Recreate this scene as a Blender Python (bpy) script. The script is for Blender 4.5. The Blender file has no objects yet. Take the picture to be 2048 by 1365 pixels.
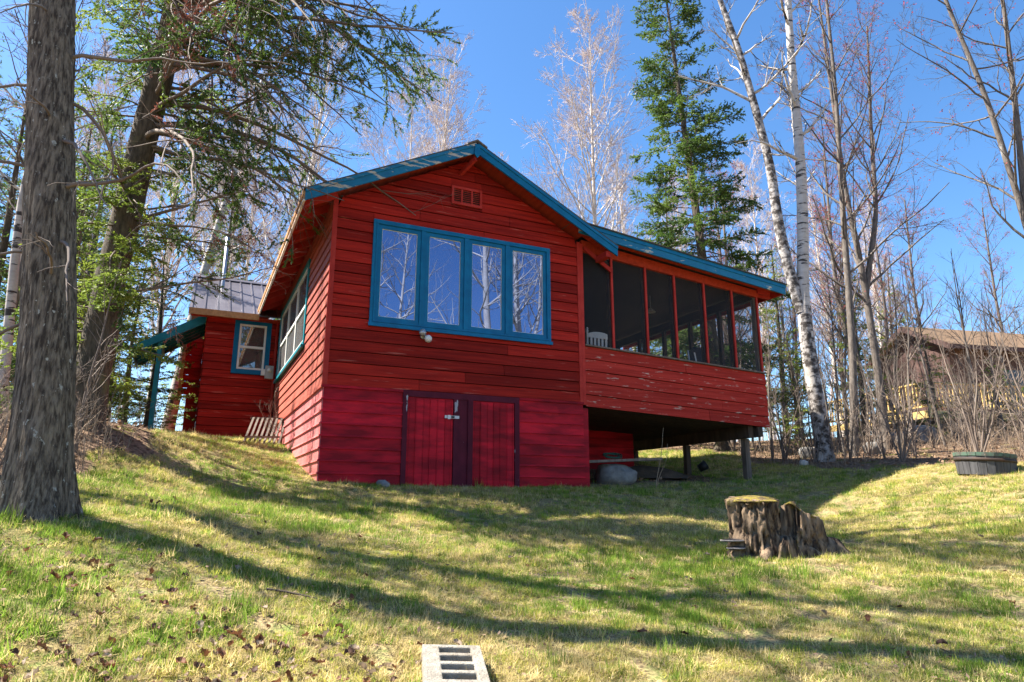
import bpy, bmesh, math, random
import numpy as np
from mathutils import Vector, Matrix
R = math.radians
random.seed(7); rng = np.random.default_rng(7)
SC = bpy.context.scene
COL = SC.collection

# ---------------------------------------------------------------- camera, sky, sun, exposure
CAM = np.array([-1.875, -11.35, -1.88]); YAW = R(25.0); PITCH = R(13.3)
cd = bpy.data.cameras.new('camera'); cam = bpy.data.objects.new('camera', cd); COL.objects.link(cam)
cd.sensor_width = 36; cd.lens = 24.0; cd.clip_end = 3000; cd.clip_start = .05
cam.location = CAM; cam.rotation_euler = (R(90) + PITCH, 0, -YAW)
SC.camera = cam
SUN_AZ = R(-60.0); SUN_EL = R(52)          # azimuth from +Y towards +X
w = bpy.data.worlds.new('World'); SC.world = w; w.use_nodes = True
wn = w.node_tree; sky = wn.nodes.new('ShaderNodeTexSky'); sky.sky_type = 'NISHITA'; sky.sun_disc = False
sky.sun_elevation = SUN_EL; sky.sun_rotation = SUN_AZ; sky.altitude = 300; sky.air_density = 1.0; sky.dust_density = .6; sky.ozone_density = 4.0
bg = wn.nodes['Background']; bg.inputs['Strength'].default_value = .073
hsv = wn.nodes.new('ShaderNodeHueSaturation'); hsv.inputs['Saturation'].default_value = 1.18; wn.links.new(sky.outputs[0], hsv.inputs['Color']); wn.links.new(hsv.outputs[0], bg.inputs[0])
sl = bpy.data.lights.new('sun', 'SUN'); sun = bpy.data.objects.new('sun', sl); COL.objects.link(sun)
sl.energy = 5.0; sl.angle = R(.55); sl.color = (1, .93, .82)
sd = Vector((math.sin(SUN_AZ) * math.cos(SUN_EL), math.cos(SUN_AZ) * math.cos(SUN_EL), math.sin(SUN_EL)))
sun.rotation_euler = sd.to_track_quat('Z', 'Y').to_euler(); sun.location = (0, 0, 40)
VS = SC.view_settings; VS.view_transform = 'Standard'; VS.look = 'None'; VS.exposure = 1.97; VS.gamma = 1; VS.use_curve_mapping = False
SC.cycles.max_bounces = 8; SC.cycles.transparent_max_bounces = 24; SC.cycles.caustics_reflective = False; SC.cycles.caustics_refractive = False

# ---------------------------------------------------------------- helpers
FWD = np.array([math.sin(YAW), math.cos(YAW)]); LAT = np.array([math.cos(YAW), -math.sin(YAW)])
def ld(lat, d):                      # metres to the right of / in front of the standpoint -> X, Y
    v = CAM[:2] + LAT * lat + FWD * d; return float(v[0]), float(v[1])

def setm(me, mat):
    if mat is not None: me.materials.append(mat)
def link(name, me, parent=None, off=None):
    o = bpy.data.objects.new(name, me); COL.objects.link(o)
    if parent is not None:
        o.parent = parent
        if parent.parent is None and parent.type == 'EMPTY': o.matrix_parent_inverse = parent.matrix_basis.inverted()
    return o
def tag(o, label, cat, group=None, kind=None):
    o['label'] = label; o['category'] = cat
    if group: o['group'] = group
    if kind: o['kind'] = kind
    return o
def struct(o): o['kind'] = 'structure'; return o
def thing(name, loc, label, cat, group=None):
    o = bpy.data.objects.new(name, None); COL.objects.link(o); o.location = loc; o.empty_display_size = .2
    tag(o, label, cat, group); return o
def mesh(name, V, F, mat=None, parent=None, smooth=False):
    me = bpy.data.meshes.new(name); me.from_pydata([tuple(map(float, v)) for v in V], [], [tuple(map(int, f)) for f in F]); me.update()
    setm(me, mat)
    if smooth: me.polygons.foreach_set('use_smooth', [True] * len(me.polygons))
    return link(name, me, parent)
def npmesh(V, F, smooth=False):
    """V (n,3), F (m,3) or (m,4) arrays -> mesh"""
    me = bpy.data.meshes.new('m'); n, m, k = len(V), len(F), F.shape[1]
    me.vertices.add(n); me.vertices.foreach_set('co', np.ascontiguousarray(V, np.float32).ravel())
    me.loops.add(m * k); me.loops.foreach_set('vertex_index', np.ascontiguousarray(F, np.int32).ravel())
    me.polygons.add(m); me.polygons.foreach_set('loop_start', np.arange(0, m * k, k, dtype=np.int32))
    if smooth: me.polygons.foreach_set('use_smooth', np.ones(m, bool))
    me.update(calc_edges=True); me.validate(); return me
def npobj(name, V, F, mat, parent=None, smooth=False):
    me = npmesh(V, F, smooth); me.name = name; setm(me, mat); return link(name, me, parent)
def join(parts):
    V = []; F = []; o = 0
    for v, f in parts:
        V.append(v); F.append(f + o); o += len(v)
    return np.concatenate(V), np.concatenate(F)
BOXF = [(0, 3, 2, 1), (4, 5, 6, 7), (0, 1, 5, 4), (1, 2, 6, 5), (2, 3, 7, 6), (3, 0, 4, 7)]
def box(name, x0, x1, y0, y1, z0, z1, mat, parent=None):
    V = [(x0, y0, z0), (x1, y0, z0), (x1, y1, z0), (x0, y1, z0), (x0, y0, z1), (x1, y0, z1), (x1, y1, z1), (x0, y1, z1)]
    return mesh(name, V, BOXF, mat, parent)
def hexa(name, V, mat, parent=None):          # 8 corners: bottom ring, top ring
    return mesh(name, V, BOXF, mat, parent)
def bar(name, p0, p1, w, h, mat, parent=None, up=(0, 0, 1)):
    p0 = Vector(p0); p1 = Vector(p1); d = (p1 - p0).normalized(); s = d.cross(Vector(up))
    if s.length < 1e-4: s = Vector((1, 0, 0))
    s.normalize(); u = s.cross(d)
    a = s * w / 2; b = u * h / 2
    return mesh(name, [p0 - a - b, p0 + a - b, p0 + a + b, p0 - a + b, p1 - a - b, p1 + a - b, p1 + a + b, p1 - a + b], BOXF, mat, parent)
def prism(name, poly, y0, y1, mat, parent=None, axis='y'):
    n = len(poly)
    if axis == 'y': V = [(a, y0, b) for a, b in poly] + [(a, y1, b) for a, b in poly]
    elif axis == 'x': V = [(y0, a, b) for a, b in poly] + [(y1, a, b) for a, b in poly]
    else: V = [(a, b, y0) for a, b in poly] + [(a, b, y1) for a, b in poly]
    F = [tuple(range(n)), tuple(range(2 * n - 1, n - 1, -1))] + [(i, i + n, (i + 1) % n + n, (i + 1) % n) for i in range(n)]
    o = mesh(name, V, F, mat, parent)
    bm = bmesh.new(); bm.from_mesh(o.data); bmesh.ops.recalc_face_normals(bm, faces=bm.faces); bm.to_mesh(o.data); bm.free(); return o
def lathe(name, prof, c, mat, parent=None, n=20, axis=(0, 0, 1)):
    q = Vector(axis).to_track_quat('Z', 'Y'); V = []; F = []
    for r, z in prof:
        for i in range(n):
            a = 2 * math.pi * i / n; V.append(Vector(c) + q @ Vector((r * math.cos(a), r * math.sin(a), z)))
    for j in range(len(prof) - 1):
        for i in range(n): F.append((j * n + i, j * n + (i + 1) % n, (j + 1) * n + (i + 1) % n, (j + 1) * n + i))
    return mesh(name, V, F, mat, parent, True)
# value noise in numpy
def _h(i, j, k):
    n = (i * 374761393 + j * 668265263 + k * 2147483647) & 0xffffffff
    n = ((n ^ (n >> 13)) * 1274126177) & 0xffffffff
    return ((n ^ (n >> 16)) & 0xffff) / 65535.0
def vnoise(P, s=1.0, seed=0):
    P = np.asarray(P, float) * s; I = np.floor(P).astype(np.int64); f = P - I; f = f * f * (3 - 2 * f)
    out = 0
    for a in (0, 1):
        for b in (0, 1):
            for c in (0, 1):
                wgt = (f[:, 0] if a else 1 - f[:, 0]) * (f[:, 1] if b else 1 - f[:, 1]) * (f[:, 2] if c else 1 - f[:, 2])
                out = out + wgt * _h(I[:, 0] + a + seed * 57, I[:, 1] + b + seed * 131, I[:, 2] + c + seed * 17)
    return out * 2 - 1
def fbm(P, s=1., o=4, seed=0):
    r = 0; a = 1.
    for i in range(o): r = r + a * vnoise(P, s * 2 ** i, seed + i); a *= .5
    return r
# tubes: groups of polylines with equal point count
def tubes(paths, rads, n=3):
    by = {}
    for p, r in zip(paths, rads): by.setdefault(len(p), []).append((p, r))
    out = []
    for m, lst in by.items():
        P = np.array([a for a, _ in lst]); Rr = np.array([b for _, b in lst])
        T = np.gradient(P, axis=1); T /= np.linalg.norm(T, axis=2, keepdims=True) + 1e-9
        ref = np.where(np.abs(T[..., 2:3]) > .9, np.array([1., 0, 0]), np.array([0, 0, 1.]))
        A = np.cross(T, ref); A /= np.linalg.norm(A, axis=2, keepdims=True) + 1e-9; B = np.cross(T, A)
        th = np.arange(n) * 2 * math.pi / n
        V = P[:, :, None, :] + Rr[:, :, None, None] * (np.cos(th)[:, None] * A[:, :, None, :] + np.sin(th)[:, None] * B[:, :, None, :])
        K = len(lst); idx = np.arange(K * m * n).reshape(K, m, n)
        a = idx[:, :-1, :]; b = np.roll(a, -1, 2); c = idx[:, 1:, :]; d = np.roll(c, -1, 2)
        out.append((V.reshape(-1, 3), np.stack([a, c, d, b], -1).reshape(-1, 4)))
    return join(out)

# ---------------------------------------------------------------- materials
def mat(name, c1, c2=None, nscale=4, sc=(1, 1, 1), detail=6, rough=.7, bump=0, bscale=None, rnd=0, c3=None, thr=.6, s3=3, sc3=(1, 1, 1), transl=0, spec=.3, metal=0, lo=.35, hi=.65, edge=.04):
    m = bpy.data.materials.new(name); m.use_nodes = True; nt = m.node_tree; N = nt.nodes; L = nt.links
    b = N['Principled BSDF']; b.inputs['Roughness'].default_value = rough; b.inputs['Specular IOR Level'].default_value = spec; b.inputs['Metallic'].default_value = metal
    tc = N.new('ShaderNodeTexCoord')
    def noise(s, v, det=detail):
        mp = N.new('ShaderNodeMapping'); mp.inputs['Scale'].default_value = v; L.new(tc.outputs['Object'], mp.inputs[0])
        n = N.new('ShaderNodeTexNoise'); n.inputs['Scale'].default_value = s; n.inputs['Detail'].default_value = det; n.inputs['Roughness'].default_value = .62
        L.new(mp.outputs[0], n.inputs['Vector']); return n.outputs['Fac']
    def ramp(fac, a, z):
        r = N.new('ShaderNodeMapRange'); r.inputs['From Min'].default_value = a; r.inputs['From Max'].default_value = z; L.new(fac, r.inputs['Value']); return r.outputs[0]
    def mix(fac, A, B):
        x = N.new('ShaderNodeMix'); x.data_type = 'RGBA'
        for s, v in ((6, A), (7, B)):
            if isinstance(v, tuple): x.inputs[s].default_value = (*v, 1)
            else: L.new(v, x.inputs[s])
        L.new(fac, x.inputs[0]); return x.outputs[2]
    col = c1
    if c2: col = mix(ramp(noise(nscale, sc), lo, hi), c1, c2)
    if c3: col = mix(ramp(noise(s3, sc3), thr, thr + edge), col, c3)
    if rnd:
        oi = N.new('ShaderNodeObjectInfo'); hs = N.new('ShaderNodeHueSaturation'); r = N.new('ShaderNodeMapRange')
        r.inputs['To Min'].default_value = 1 - rnd; r.inputs['To Max'].default_value = 1 + rnd
        L.new(oi.outputs['Random'], r.inputs['Value']); L.new(r.outputs[0], hs.inputs['Value'])
        if isinstance(col, tuple): hs.inputs['Color'].default_value = (*col, 1)
        else: L.new(col, hs.inputs['Color'])
        col = hs.outputs[0]
    if isinstance(col, tuple): b.inputs['Base Color'].default_value = (*col, 1)
    else: L.new(col, b.inputs['Base Color'])
    if bump:
        bp = N.new('ShaderNodeBump'); bp.inputs['Strength'].default_value = bump; bp.inputs['Distance'].default_value = .02
        L.new(noise(bscale or nscale, sc), bp.inputs['Height']); L.new(bp.outputs[0], b.inputs['Normal'])
    if transl:
        t = N.new('ShaderNodeBsdfTranslucent'); ms = N.new('ShaderNodeMixShader'); ms.inputs[0].default_value = transl
        if isinstance(col, tuple): t.inputs[0].default_value = (*col, 1)
        else: L.new(col, t.inputs[0])
        L.new(b.outputs[0], ms.inputs[1]); L.new(t.outputs[0], ms.inputs[2]); L.new(ms.outputs[0], N['Material Output'].inputs[0])
    return m
RED1, RED2 = (.37, .020, .012), (.20, .010, .007)
M = {}
M['siding'] = mat('red stained siding', RED1, RED2, 2.2, (.35, .35, 9), rough=.75, spec=.1, bump=.35, bscale=5, rnd=.36, c3=(.50, .14, .10), thr=.61, s3=2.5, sc3=(.5, .5, 8), edge=.12)
M['siding_w'] = mat('weathered red siding', (.44, .040, .028), (.27, .020, .014), 2.2, (.35, .35, 9), spec=.1, rough=.8, bump=.4, bscale=5, rnd=.18, c3=(.46, .32, .26), thr=.60, s3=3.2, sc3=(.8, .8, 5), edge=.06)
M['redtrim'] = mat('red trim', (.44, .04, .03), (.32, .022, .016), 3, (1, 1, 1), spec=.15, rough=.7, bump=.15, rnd=.12)
M['soffit'] = mat('red stained soffit', (.40, .045, .02), (.27, .028, .012), 3, (4, .4, 4), spec=.1, rough=.75, bump=.2, rnd=.15)
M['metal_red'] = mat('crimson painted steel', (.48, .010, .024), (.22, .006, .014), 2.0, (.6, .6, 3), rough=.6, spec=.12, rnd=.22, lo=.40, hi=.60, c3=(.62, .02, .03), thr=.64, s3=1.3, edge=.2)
M['metal_side'] = mat('faded sunlit steel siding', (.62, .20, .19), (.52, .14, .14), 2.0, (1, .6, 3), rough=.5, rnd=.08)  # fading plus sun glare on the crimson steel, both put into the colour
M['plum'] = mat('plum painted trim', (.10, .010, .024), (.07, .007, .018), 4, spec=.12, rough=.6, rnd=.1, c3=(.34, .33, .36), thr=.64, s3=2.8, sc3=(2.5, 1, .8), edge=.01)
M['blue'] = mat('blue painted wood', (.004, .15, .31), (.004, .11, .24), 5, spec=.15, rough=.5, bump=.1, rnd=.08)
M['teal'] = mat('teal painted wood', (.006, .22, .27), (.006, .16, .21), 5, rough=.45, bump=.1, rnd=.08)
M['blue_peel'] = mat('peeling blue paint', (.006, .16, .30), (.005, .12, .24), 5, rough=.55, bump=.2, c3=(.40, .38, .33), thr=.535, s3=1.9, sc3=(.8, 1, 5), edge=.015)
M['blue_peel2'] = mat('lightly peeling blue paint', (.006, .16, .30), (.005, .12, .24), 5, rough=.5, bump=.2, c3=(.42, .40, .33), thr=.585, s3=2.6, sc3=(.7, 1, 2.4), edge=.015)
M['rawwood'] = mat('bare cedar fascia', (.50, .27, .11), (.36, .18, .07), 3, (5, .5, 5), rough=.6, bump=.2)
M['shingle'] = mat('roof shingles', (.09, .08, .07), (.05, .045, .04), 12, rough=.9, bump=.5, c3=(.10, .11, .03), thr=.62, s3=3, edge=.15)
M['roofmetal'] = mat('grey brown ribbed metal roof', (.16, .15, .17), (.12, .11, .13), 2, rough=.38, metal=.35, rnd=.06)
M['darkwood'] = mat('dark weathered timber', (.085, .06, .045), (.04, .03, .024), 3, (3, 3, .6), rough=.8, bump=.4, rnd=.2)
M['greywood'] = mat('grey weathered timber', (.20, .16, .13), (.10, .075, .06), 3, (4, 4, .5), rough=.8, bump=.5, rnd=.15)
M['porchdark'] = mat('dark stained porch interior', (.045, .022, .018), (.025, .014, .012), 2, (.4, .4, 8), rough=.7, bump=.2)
M['white'] = mat('white vinyl', (.72, .72, .70), (.62, .62, .60), 6, rough=.4)
M['whitepaint'] = mat('white painted wood', (.70, .70, .69), (.58, .58, .58), 5, rough=.5)
M['greyplastic'] = mat('grey meter box', (.42, .42, .41), (.34, .34, .33), 6, rough=.5)
M['steel'] = mat('galvanised steel', (.42, .43, .46), (.30, .31, .34), 5, rough=.4, metal=.6)
M['black'] = mat('black plastic', (.02, .02, .022), (.012, .012, .013), 5, rough=.5)
M['fabric'] = mat('charcoal fabric', (.03, .03, .045), (.018, .018, .028), 30, rough=.9)
M['curtain'] = mat('pale curtain', (.46, .42, .34), (.33, .30, .25), 3, (9, 9, .3), rough=.9)
M['roomdark'] = mat('dark room', (.02, .016, .015), rough=.9)
M['concrete'] = mat('pale concrete', (.33, .305, .26), (.22, .20, .168), 14, rough=.95, spec=.05, bump=.8, bscale=60, c3=(.20, .17, .13), thr=.56, s3=5, edge=.16)
M['slab'] = mat('tan concrete slab', (.30, .24, .19), (.22, .18, .14), 5, rough=.9, bump=.3)
M['rock'] = mat('grey granite', (.24, .235, .225), (.13, .125, .12), 6, rough=.9, bump=.7, bscale=14, rnd=.25)
M['rockpale'] = mat('pale stone', (.50, .47, .44), (.36, .34, .32), 8, rough=.9, bump=.5, rnd=.15)
M['bark1'] = mat('furrowed grey bark', (.21, .175, .135), (.05, .04, .032), 4.6, (9, 9, 1.5), rough=.95, spec=.1, bump=1, bscale=8, c3=(.36, .36, .32), thr=.62, s3=13, sc3=(2, 2, 1.3), edge=.06, lo=.38, hi=.60)
M['bark2'] = mat('brown fir bark', (.12, .095, .07), (.05, .04, .03), 6, (4, 4, 1), rough=.95, bump=.9, bscale=9, c3=(.13, .13, .05), thr=.60, s3=2, edge=.2)
M['bark3'] = mat('grey maple bark', (.17, .145, .125), (.08, .066, .056), 5, (4, 4, .8), rough=.9, bump=.6, bscale=9, c3=(.26, .25, .23), thr=.62, s3=3, edge=.1)
M['twig'] = mat('grey brown twigs', (.20, .16, .13), (.12, .09, .075), 1.5, rough=.85)
M['twigdark'] = mat('dark bare twigs', (.095, .07, .055), (.06, .045, .036), 1.5, rough=.85)
M['twigred'] = mat('reddish twigs', (.20, .135, .115), (.14, .095, .08), 1.5, rough=.85)
M['aspen'] = mat('pale aspen bark', (.62, .56, .50), (.48, .42, .37), 1.2, (1, 1, 2), rough=.8, c3=(.16, .13, .11), thr=.66, s3=2.2, sc3=(1, 1, 4), edge=.05)
M['aspentwig'] = mat('pale pinkish twigs', (.50, .41, .37), (.38, .29, .26), 1., rough=.85)
M['bud'] = mat('red maple buds', (.42, .07, .08), (.30, .05, .05), 3, rough=.7, transl=.4)
M['fir'] = mat('fir needles', (.13, .20, .035), (.055, .11, .024), .9, rough=.55, transl=.42, spec=.35, lo=.38, hi=.62)
M['fir2'] = mat('bright fir needles', (.24, .30, .045), (.11, .18, .03), .9, rough=.55, transl=.45, spec=.35, lo=.38, hi=.62)
M['rust'] = mat('dead rust needles', (.26, .085, .055), (.17, .06, .05), 1.5, rough=.8, transl=.3)
M['fungus'] = mat('grey bracket fungus', (.10, .085, .078), (.05, .042, .04), 9, spec=.05, rough=.95, bump=.4)
M['fungusrim'] = mat('pale fungus rim', (.34, .31, .29), (.20, .18, .17), 12, rough=.9, spec=.05)
M['stump'] = mat('rotten stump wood', (.23, .165, .11), (.04, .03, .024), 4.5, (3, 3, .9), rough=.95, spec=.05, bump=1, bscale=7, lo=.42, hi=.6, c3=(.15, .13, .035), thr=.60, s3=3.5, edge=.15)
M['moss'] = mat('golden moss', (.24, .19, .045), (.11, .08, .045), 16, rough=1, spec=.05, bump=1, bscale=60, lo=.42, hi=.58)
M['yellowwood'] = mat('new yellow deck lumber', (.72, .52, .20), (.58, .40, .15), 3, rough=.6, rnd=.12)
M['brownwall'] = mat('brown stained boards', (.095, .055, .048), (.06, .035, .032), 2, (4, 4, .6), rough=.8, rnd=.2)
M['brownroof'] = mat('tan shingle roof', (.19, .12, .068), (.12, .078, .048), 14, rough=.95, bump=.4)
M['barrel'] = mat('weathered grey barrel staves', (.085, .085, .09), (.045, .045, .048), 4, (5, 5, .5), rough=.85, bump=.4, rnd=.2)
M['greenwood'] = mat('green weathered rim', (.06, .12, .085), (.075, .075, .065), 9, rough=.8)
M['iron'] = mat('dark iron', (.035, .03, .028), (.06, .035, .025), 6, rough=.7, metal=.3)
M['hose'] = mat('dark green hose', (.012, .05, .035), rough=.4)
M['sticker'] = mat('white label', (.62, .60, .60), rough=.5)
M['soil'] = mat('dry dirt', (.11, .08, .058), (.06, .044, .033), 6, rough=1, bump=.8, bscale=25)
M['dimglass'] = mat('dark window glass', (.012, .012, .014), rough=.08, spec=.5)
M['lapshade'] = mat('black lap shadow backing', (.010, .007, .007), rough=1, spec=0)  # black backing, seen in the board gaps in place of lap shadows
M['deadstem'] = mat('dead pale stems', (.36, .27, .19), (.22, .16, .115), 2, rough=.9)

def glass_mat():
    m = bpy.data.materials.new('window glass'); m.use_nodes = True; nt = m.node_tree; N = nt.nodes; L = nt.links
    b = N['Principled BSDF']; b.inputs['Base Color'].default_value = (.010, .012, .02, 1); b.inputs['Roughness'].default_value = .35
    g = N.new('ShaderNodeBsdfGlossy'); g.inputs['Roughness'].default_value = 0; g.inputs['Color'].default_value = (.46, .60, 1, 1)
    ms = N.new('ShaderNodeMixShader'); lw = N.new('ShaderNodeFresnel'); lw.inputs['IOR'].default_value = 3.6
    L.new(lw.outputs[0], ms.inputs[0]); L.new(b.outputs[0], ms.inputs[1]); L.new(g.outputs[0], ms.inputs[2]); L.new(ms.outputs[0], N['Material Output'].inputs[0]); return m
M['glass'] = glass_mat()
def pane_mat(name, tint, tr, gl):
    m = bpy.data.materials.new(name); m.use_nodes = True; nt = m.node_tree; N = nt.nodes; L = nt.links
    b = N['Principled BSDF']; b.inputs['Base Color'].default_value = (*tint, 1); b.inputs['Roughness'].default_value = .6
    t = N.new('ShaderNodeBsdfTransparent'); ms = N.new('ShaderNodeMixShader'); ms.inputs[0].default_value = tr
    L.new(b.outputs[0], ms.inputs[1]); L.new(t.outputs[0], ms.inputs[2]); out = ms.outputs[0]
    if gl:
        g = N.new('ShaderNodeBsdfGlossy'); g.inputs['Roughness'].default_value = .01; m2 = N.new('ShaderNodeMixShader'); m2.inputs[0].default_value = gl
        L.new(out, m2.inputs[1]); L.new(g.outputs[0], m2.inputs[2]); out = m2.outputs[0]
    L.new(out, N['Material Output'].inputs[0]); return m
M['screen'] = pane_mat('dusty insect screen', (.03, .028, .03), .84, 0)
M['clearglass'] = pane_mat('clear glass', (.3, .3, .3), .85, .13)
def birch_mat():
    m = mat('white birch bark', (.52, .48, .44), (.36, .33, .30), 3, (1, 1, 2.5), rough=.7, bump=.25, c3=(.045, .038, .034), thr=.555, s3=1.25, sc3=(1.4, 1.4, 8), edge=.03)
    return m
M['birch'] = birch_mat()
M['birchbase'] = mat('dark fissured birch base', (.40, .37, .35), (.05, .042, .038), 2.4, (2.4, 2.4, 3), rough=.9, bump=.9, bscale=6, lo=.40, hi=.56)
# ---------------------------------------------------------------- terrain
CTRL = [(0, 0, -3.38), (-3, 0, -3.1), (4, 0, -3.5), (-2.2, 3, -2.62), (-3.45, 5, -1.97), (-1.1, 4.8, -2.47), (-.1, 4.65, -2.66), (1.9, 4.5, -2.78), (3.3, 4.4, -2.83), (6, 4.5, -2.8), (9, 5, -2.6),
        (-4.25, 9.5, -1.7), (-1.8, 9.2, -2.0), (.5, 8.9, -2.3), (2.4, 8.0, -2.42), (4.3, 8.3, -2.38), (6, 8.1, -2.2), (9, 8.5, -1.95), (2.9, 7.6, -2.43), (12, 9, -1.7),
        (8.2, 12, -1.36), (7.2, 14.5, -1.28), (11, 12, -1.2), (5.2, 15.5, -1.38), (4.4, 17.3, -1.2), (3.5, 19.3, -.82), (3, 22, -.38), (7.8, 17, -.85), (9, 18, -.7), (13.5, 24, .4), (18, 24, .6),
        (-6.2, 10.3, -.75), (-7, 7, -1.3), (-5.2, 6, -1.6), (-9, 12, -.4), (-12, 5, -1.6), (-6, 2, -2.3), (-10, 20, .1), (-7.5, 17.5, -.25), (1.7, 14.2, -1.52), (2.5, 14.6, -1.48), (0, 30, .8), (-20, 30, .8), (20, 35, 1.5), (10, 30, .6),
        (0, -10, -4.2), (-15, -10, -4), (15, -10, -4.2), (25, 10, -.6), (-30, 5, -1.5), (35, 25, .8), (0, 60, 2), (-50, 50, 1.5), (50, 60, 2), (0, -60, -5), (-70, 0, -2), (70, 0, -1), (100, 90, 2), (-100, 90, 2), (0, 130, 2), (-120, -60, -4), (120, -60, -4)]
cpts = [(*ld(a, d), z) for a, d, z in CTRL]
cpts += [(0, -.15, -1.62), (1.2, -.15, -1.64), (2.5, -.15, -1.65), (4.9, -.15, -1.64), (2.5, 2, -1.5), (0, 2.0, -1.22), (0, 4.05, -.75), (0, 5.5, -.52), (0, 7.4, -.42), (-1.8, 7.4, -.43), (-1.2, 9, -.3), (-3, 8, -.22), (6.7, -2.86, -2.15), (3.9, -2.27, -1.97), (1.7, -1.0, -1.78), (6.5, 3, -1.1), (4, 6, -.7), (8, 7, -.7)]
cpts = np.array(cpts)
def _tps(r): return np.where(r > 1e-9, r * r * np.log(r + 1e-12), 0)
_n = len(cpts); _K = _tps(np.linalg.norm(cpts[:, None, :2] - cpts[None, :, :2], axis=2)) + np.eye(_n) * .15
_Pm = np.c_[np.ones(_n), cpts[:, :2]]
_A = np.block([[_K, _Pm], [_Pm.T, np.zeros((3, 3))]]); _S = np.linalg.solve(_A, np.r_[cpts[:, 2], 0, 0, 0])
def gz_arr(XY):
    XY = np.asarray(XY, float); out = np.empty(len(XY))
    for i in range(0, len(XY), 20000):
        q = XY[i:i + 20000]; k = _tps(np.linalg.norm(q[:, None] - cpts[None, :, :2], axis=2))
        out[i:i + 20000] = k @ _S[:_n] + _S[_n] + q @ _S[_n + 1:]
    P = np.c_[XY, np.zeros(len(XY))]
    near = np.exp(-((XY[:, 0] - 2) ** 2 + (XY[:, 1] + 2) ** 2) / 900)
    return out + (.035 * vnoise(P, .9, 3) + .02 * vnoise(P, 2.6, 4)) * near
def gz(x, y): return float(gz_arr([(x, y)])[0])
LAWN = np.array([ld(a, d) for a, d in [(-3.0, -3), (-3.3, 3.5), (-4.3, 5.5), (-5.0, 8), (-5.6, 10.5), (-6.6, 13.5), (-7.4, 18), (-4, 18.5), (2, 24), (6.4, 22), (6.4, 17.5), (7.2, 15), (9.0, 12.9), (13, 11.8), (17, 8), (12, -3)]])
def inlawn(XY):
    x, y = XY[:, 0], XY[:, 1]; c = np.zeros(len(XY), bool); n = len(LAWN); j = n - 1
    for i in range(n):
        xi, yi = LAWN[i]; xj, yj = LAWN[j]
        c ^= ((yi > y) != (yj > y)) & (x < (xj - xi) * (y - yi) / (yj - yi + 1e-12) + xi); j = i
    return c
def axis_pts(c, fine, span, far):
    a = list(np.arange(c - span, c + span + 1e-6, fine)); st = fine
    while a[-1] < far: st *= 1.18; a.append(a[-1] + st)
    st = fine
    while a[0] > -far: st *= 1.18; a.insert(0, a[0] - st)
    return np.array(a)
gx = axis_pts(3, .13, 12, 320); gy = axis_pts(-2, .13, 12, 320)
GX, GY = np.meshgrid(gx, gy); XY = np.c_[GX.ravel(), GY.ravel()]; GZ = gz_arr(XY)
far = np.linalg.norm(XY - np.array([2, 2]), axis=1); GZ = np.where(far > 130, GZ * np.exp(-(far - 130) / 80), GZ)
idx = np.arange(len(XY)).reshape(GX.shape); a = idx[:-1, :-1].ravel(); b = idx[:-1, 1:].ravel(); c = idx[1:, 1:].ravel(); d = idx[1:, :-1].ravel()
def ground_mat():
    m = bpy.data.materials.new('lawn and leaf litter'); m.use_nodes = True; nt = m.node_tree; N = nt.nodes; L = nt.links; b = N['Principled BSDF']; b.inputs['Roughness'].default_value = .95; b.inputs['Specular IOR Level'].default_value = .1
    tc = N.new('ShaderNodeTexCoord')
    def noise(s, det=6):
        n = N.new('ShaderNodeTexNoise'); n.inputs['Scale'].default_value = s; n.inputs['Detail'].default_value = det; L.new(tc.outputs['Object'], n.inputs['Vector']); return n.outputs['Fac']
    def rmp(f, lo, hi):
        r = N.new('ShaderNodeMapRange'); r.inputs['From Min'].default_value = lo; r.inputs['From Max'].default_value = hi; L.new(f, r.inputs['Value']); return r.outputs[0]
    def mix(f, A, B):
        x = N.new('ShaderNodeMix'); x.data_type = 'RGBA'; L.new(f, x.inputs[0])
        for s, v in ((6, A), (7, B)):
            if isinstance(v, tuple): x.inputs[s].default_value = (*v, 1)
            else: L.new(v, x.inputs[s])
        return x.outputs[2]
    thatch = mix(rmp(noise(38), .38, .62), (.13, .095, .055), (.36, .28, .14))
    green = mix(rmp(noise(30), .35, .65), (.10, .14, .035), (.20, .23, .07))
    lawn = mix(rmp(noise(9), .46, .70), thatch, green)
    litter = mix(rmp(noise(17, 8), .36, .64), (.07, .045, .03), (.24, .16, .105))
    litter = mix(rmp(noise(1.6), .58, .66), litter, (.12, .12, .025))
    at = N.new('ShaderNodeAttribute'); at.attribute_name = 'lawn'
    L.new(mix(at.outputs['Fac'], litter, lawn), b.inputs['Base Color'])
    bp = N.new('ShaderNodeBump'); bp.inputs['Strength'].default_value = .9; bp.inputs['Distance'].default_value = .03; L.new(noise(26, 8), bp.inputs['Height']); L.new(bp.outputs[0], b.inputs['Normal'])
    return m
ground = struct(npobj('ground', np.c_[XY, GZ], np.stack([a, b, c, d], -1), ground_mat(), None, True))
lw = inlawn(XY + .35 * np.c_[vnoise(np.c_[XY, XY[:, 0] * 0], 1.3, 9), vnoise(np.c_[XY, XY[:, 0] * 0], 1.3, 10)]).astype(np.float32)
lw[(XY[:, 0] > 4.95) & (XY[:, 0] < 9.3) & (XY[:, 1] > .7) & (XY[:, 1] < 6.2)] = .0
at = ground.data.attributes.new('lawn', 'FLOAT', 'POINT'); at.data.foreach_set('value', lw)

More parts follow.
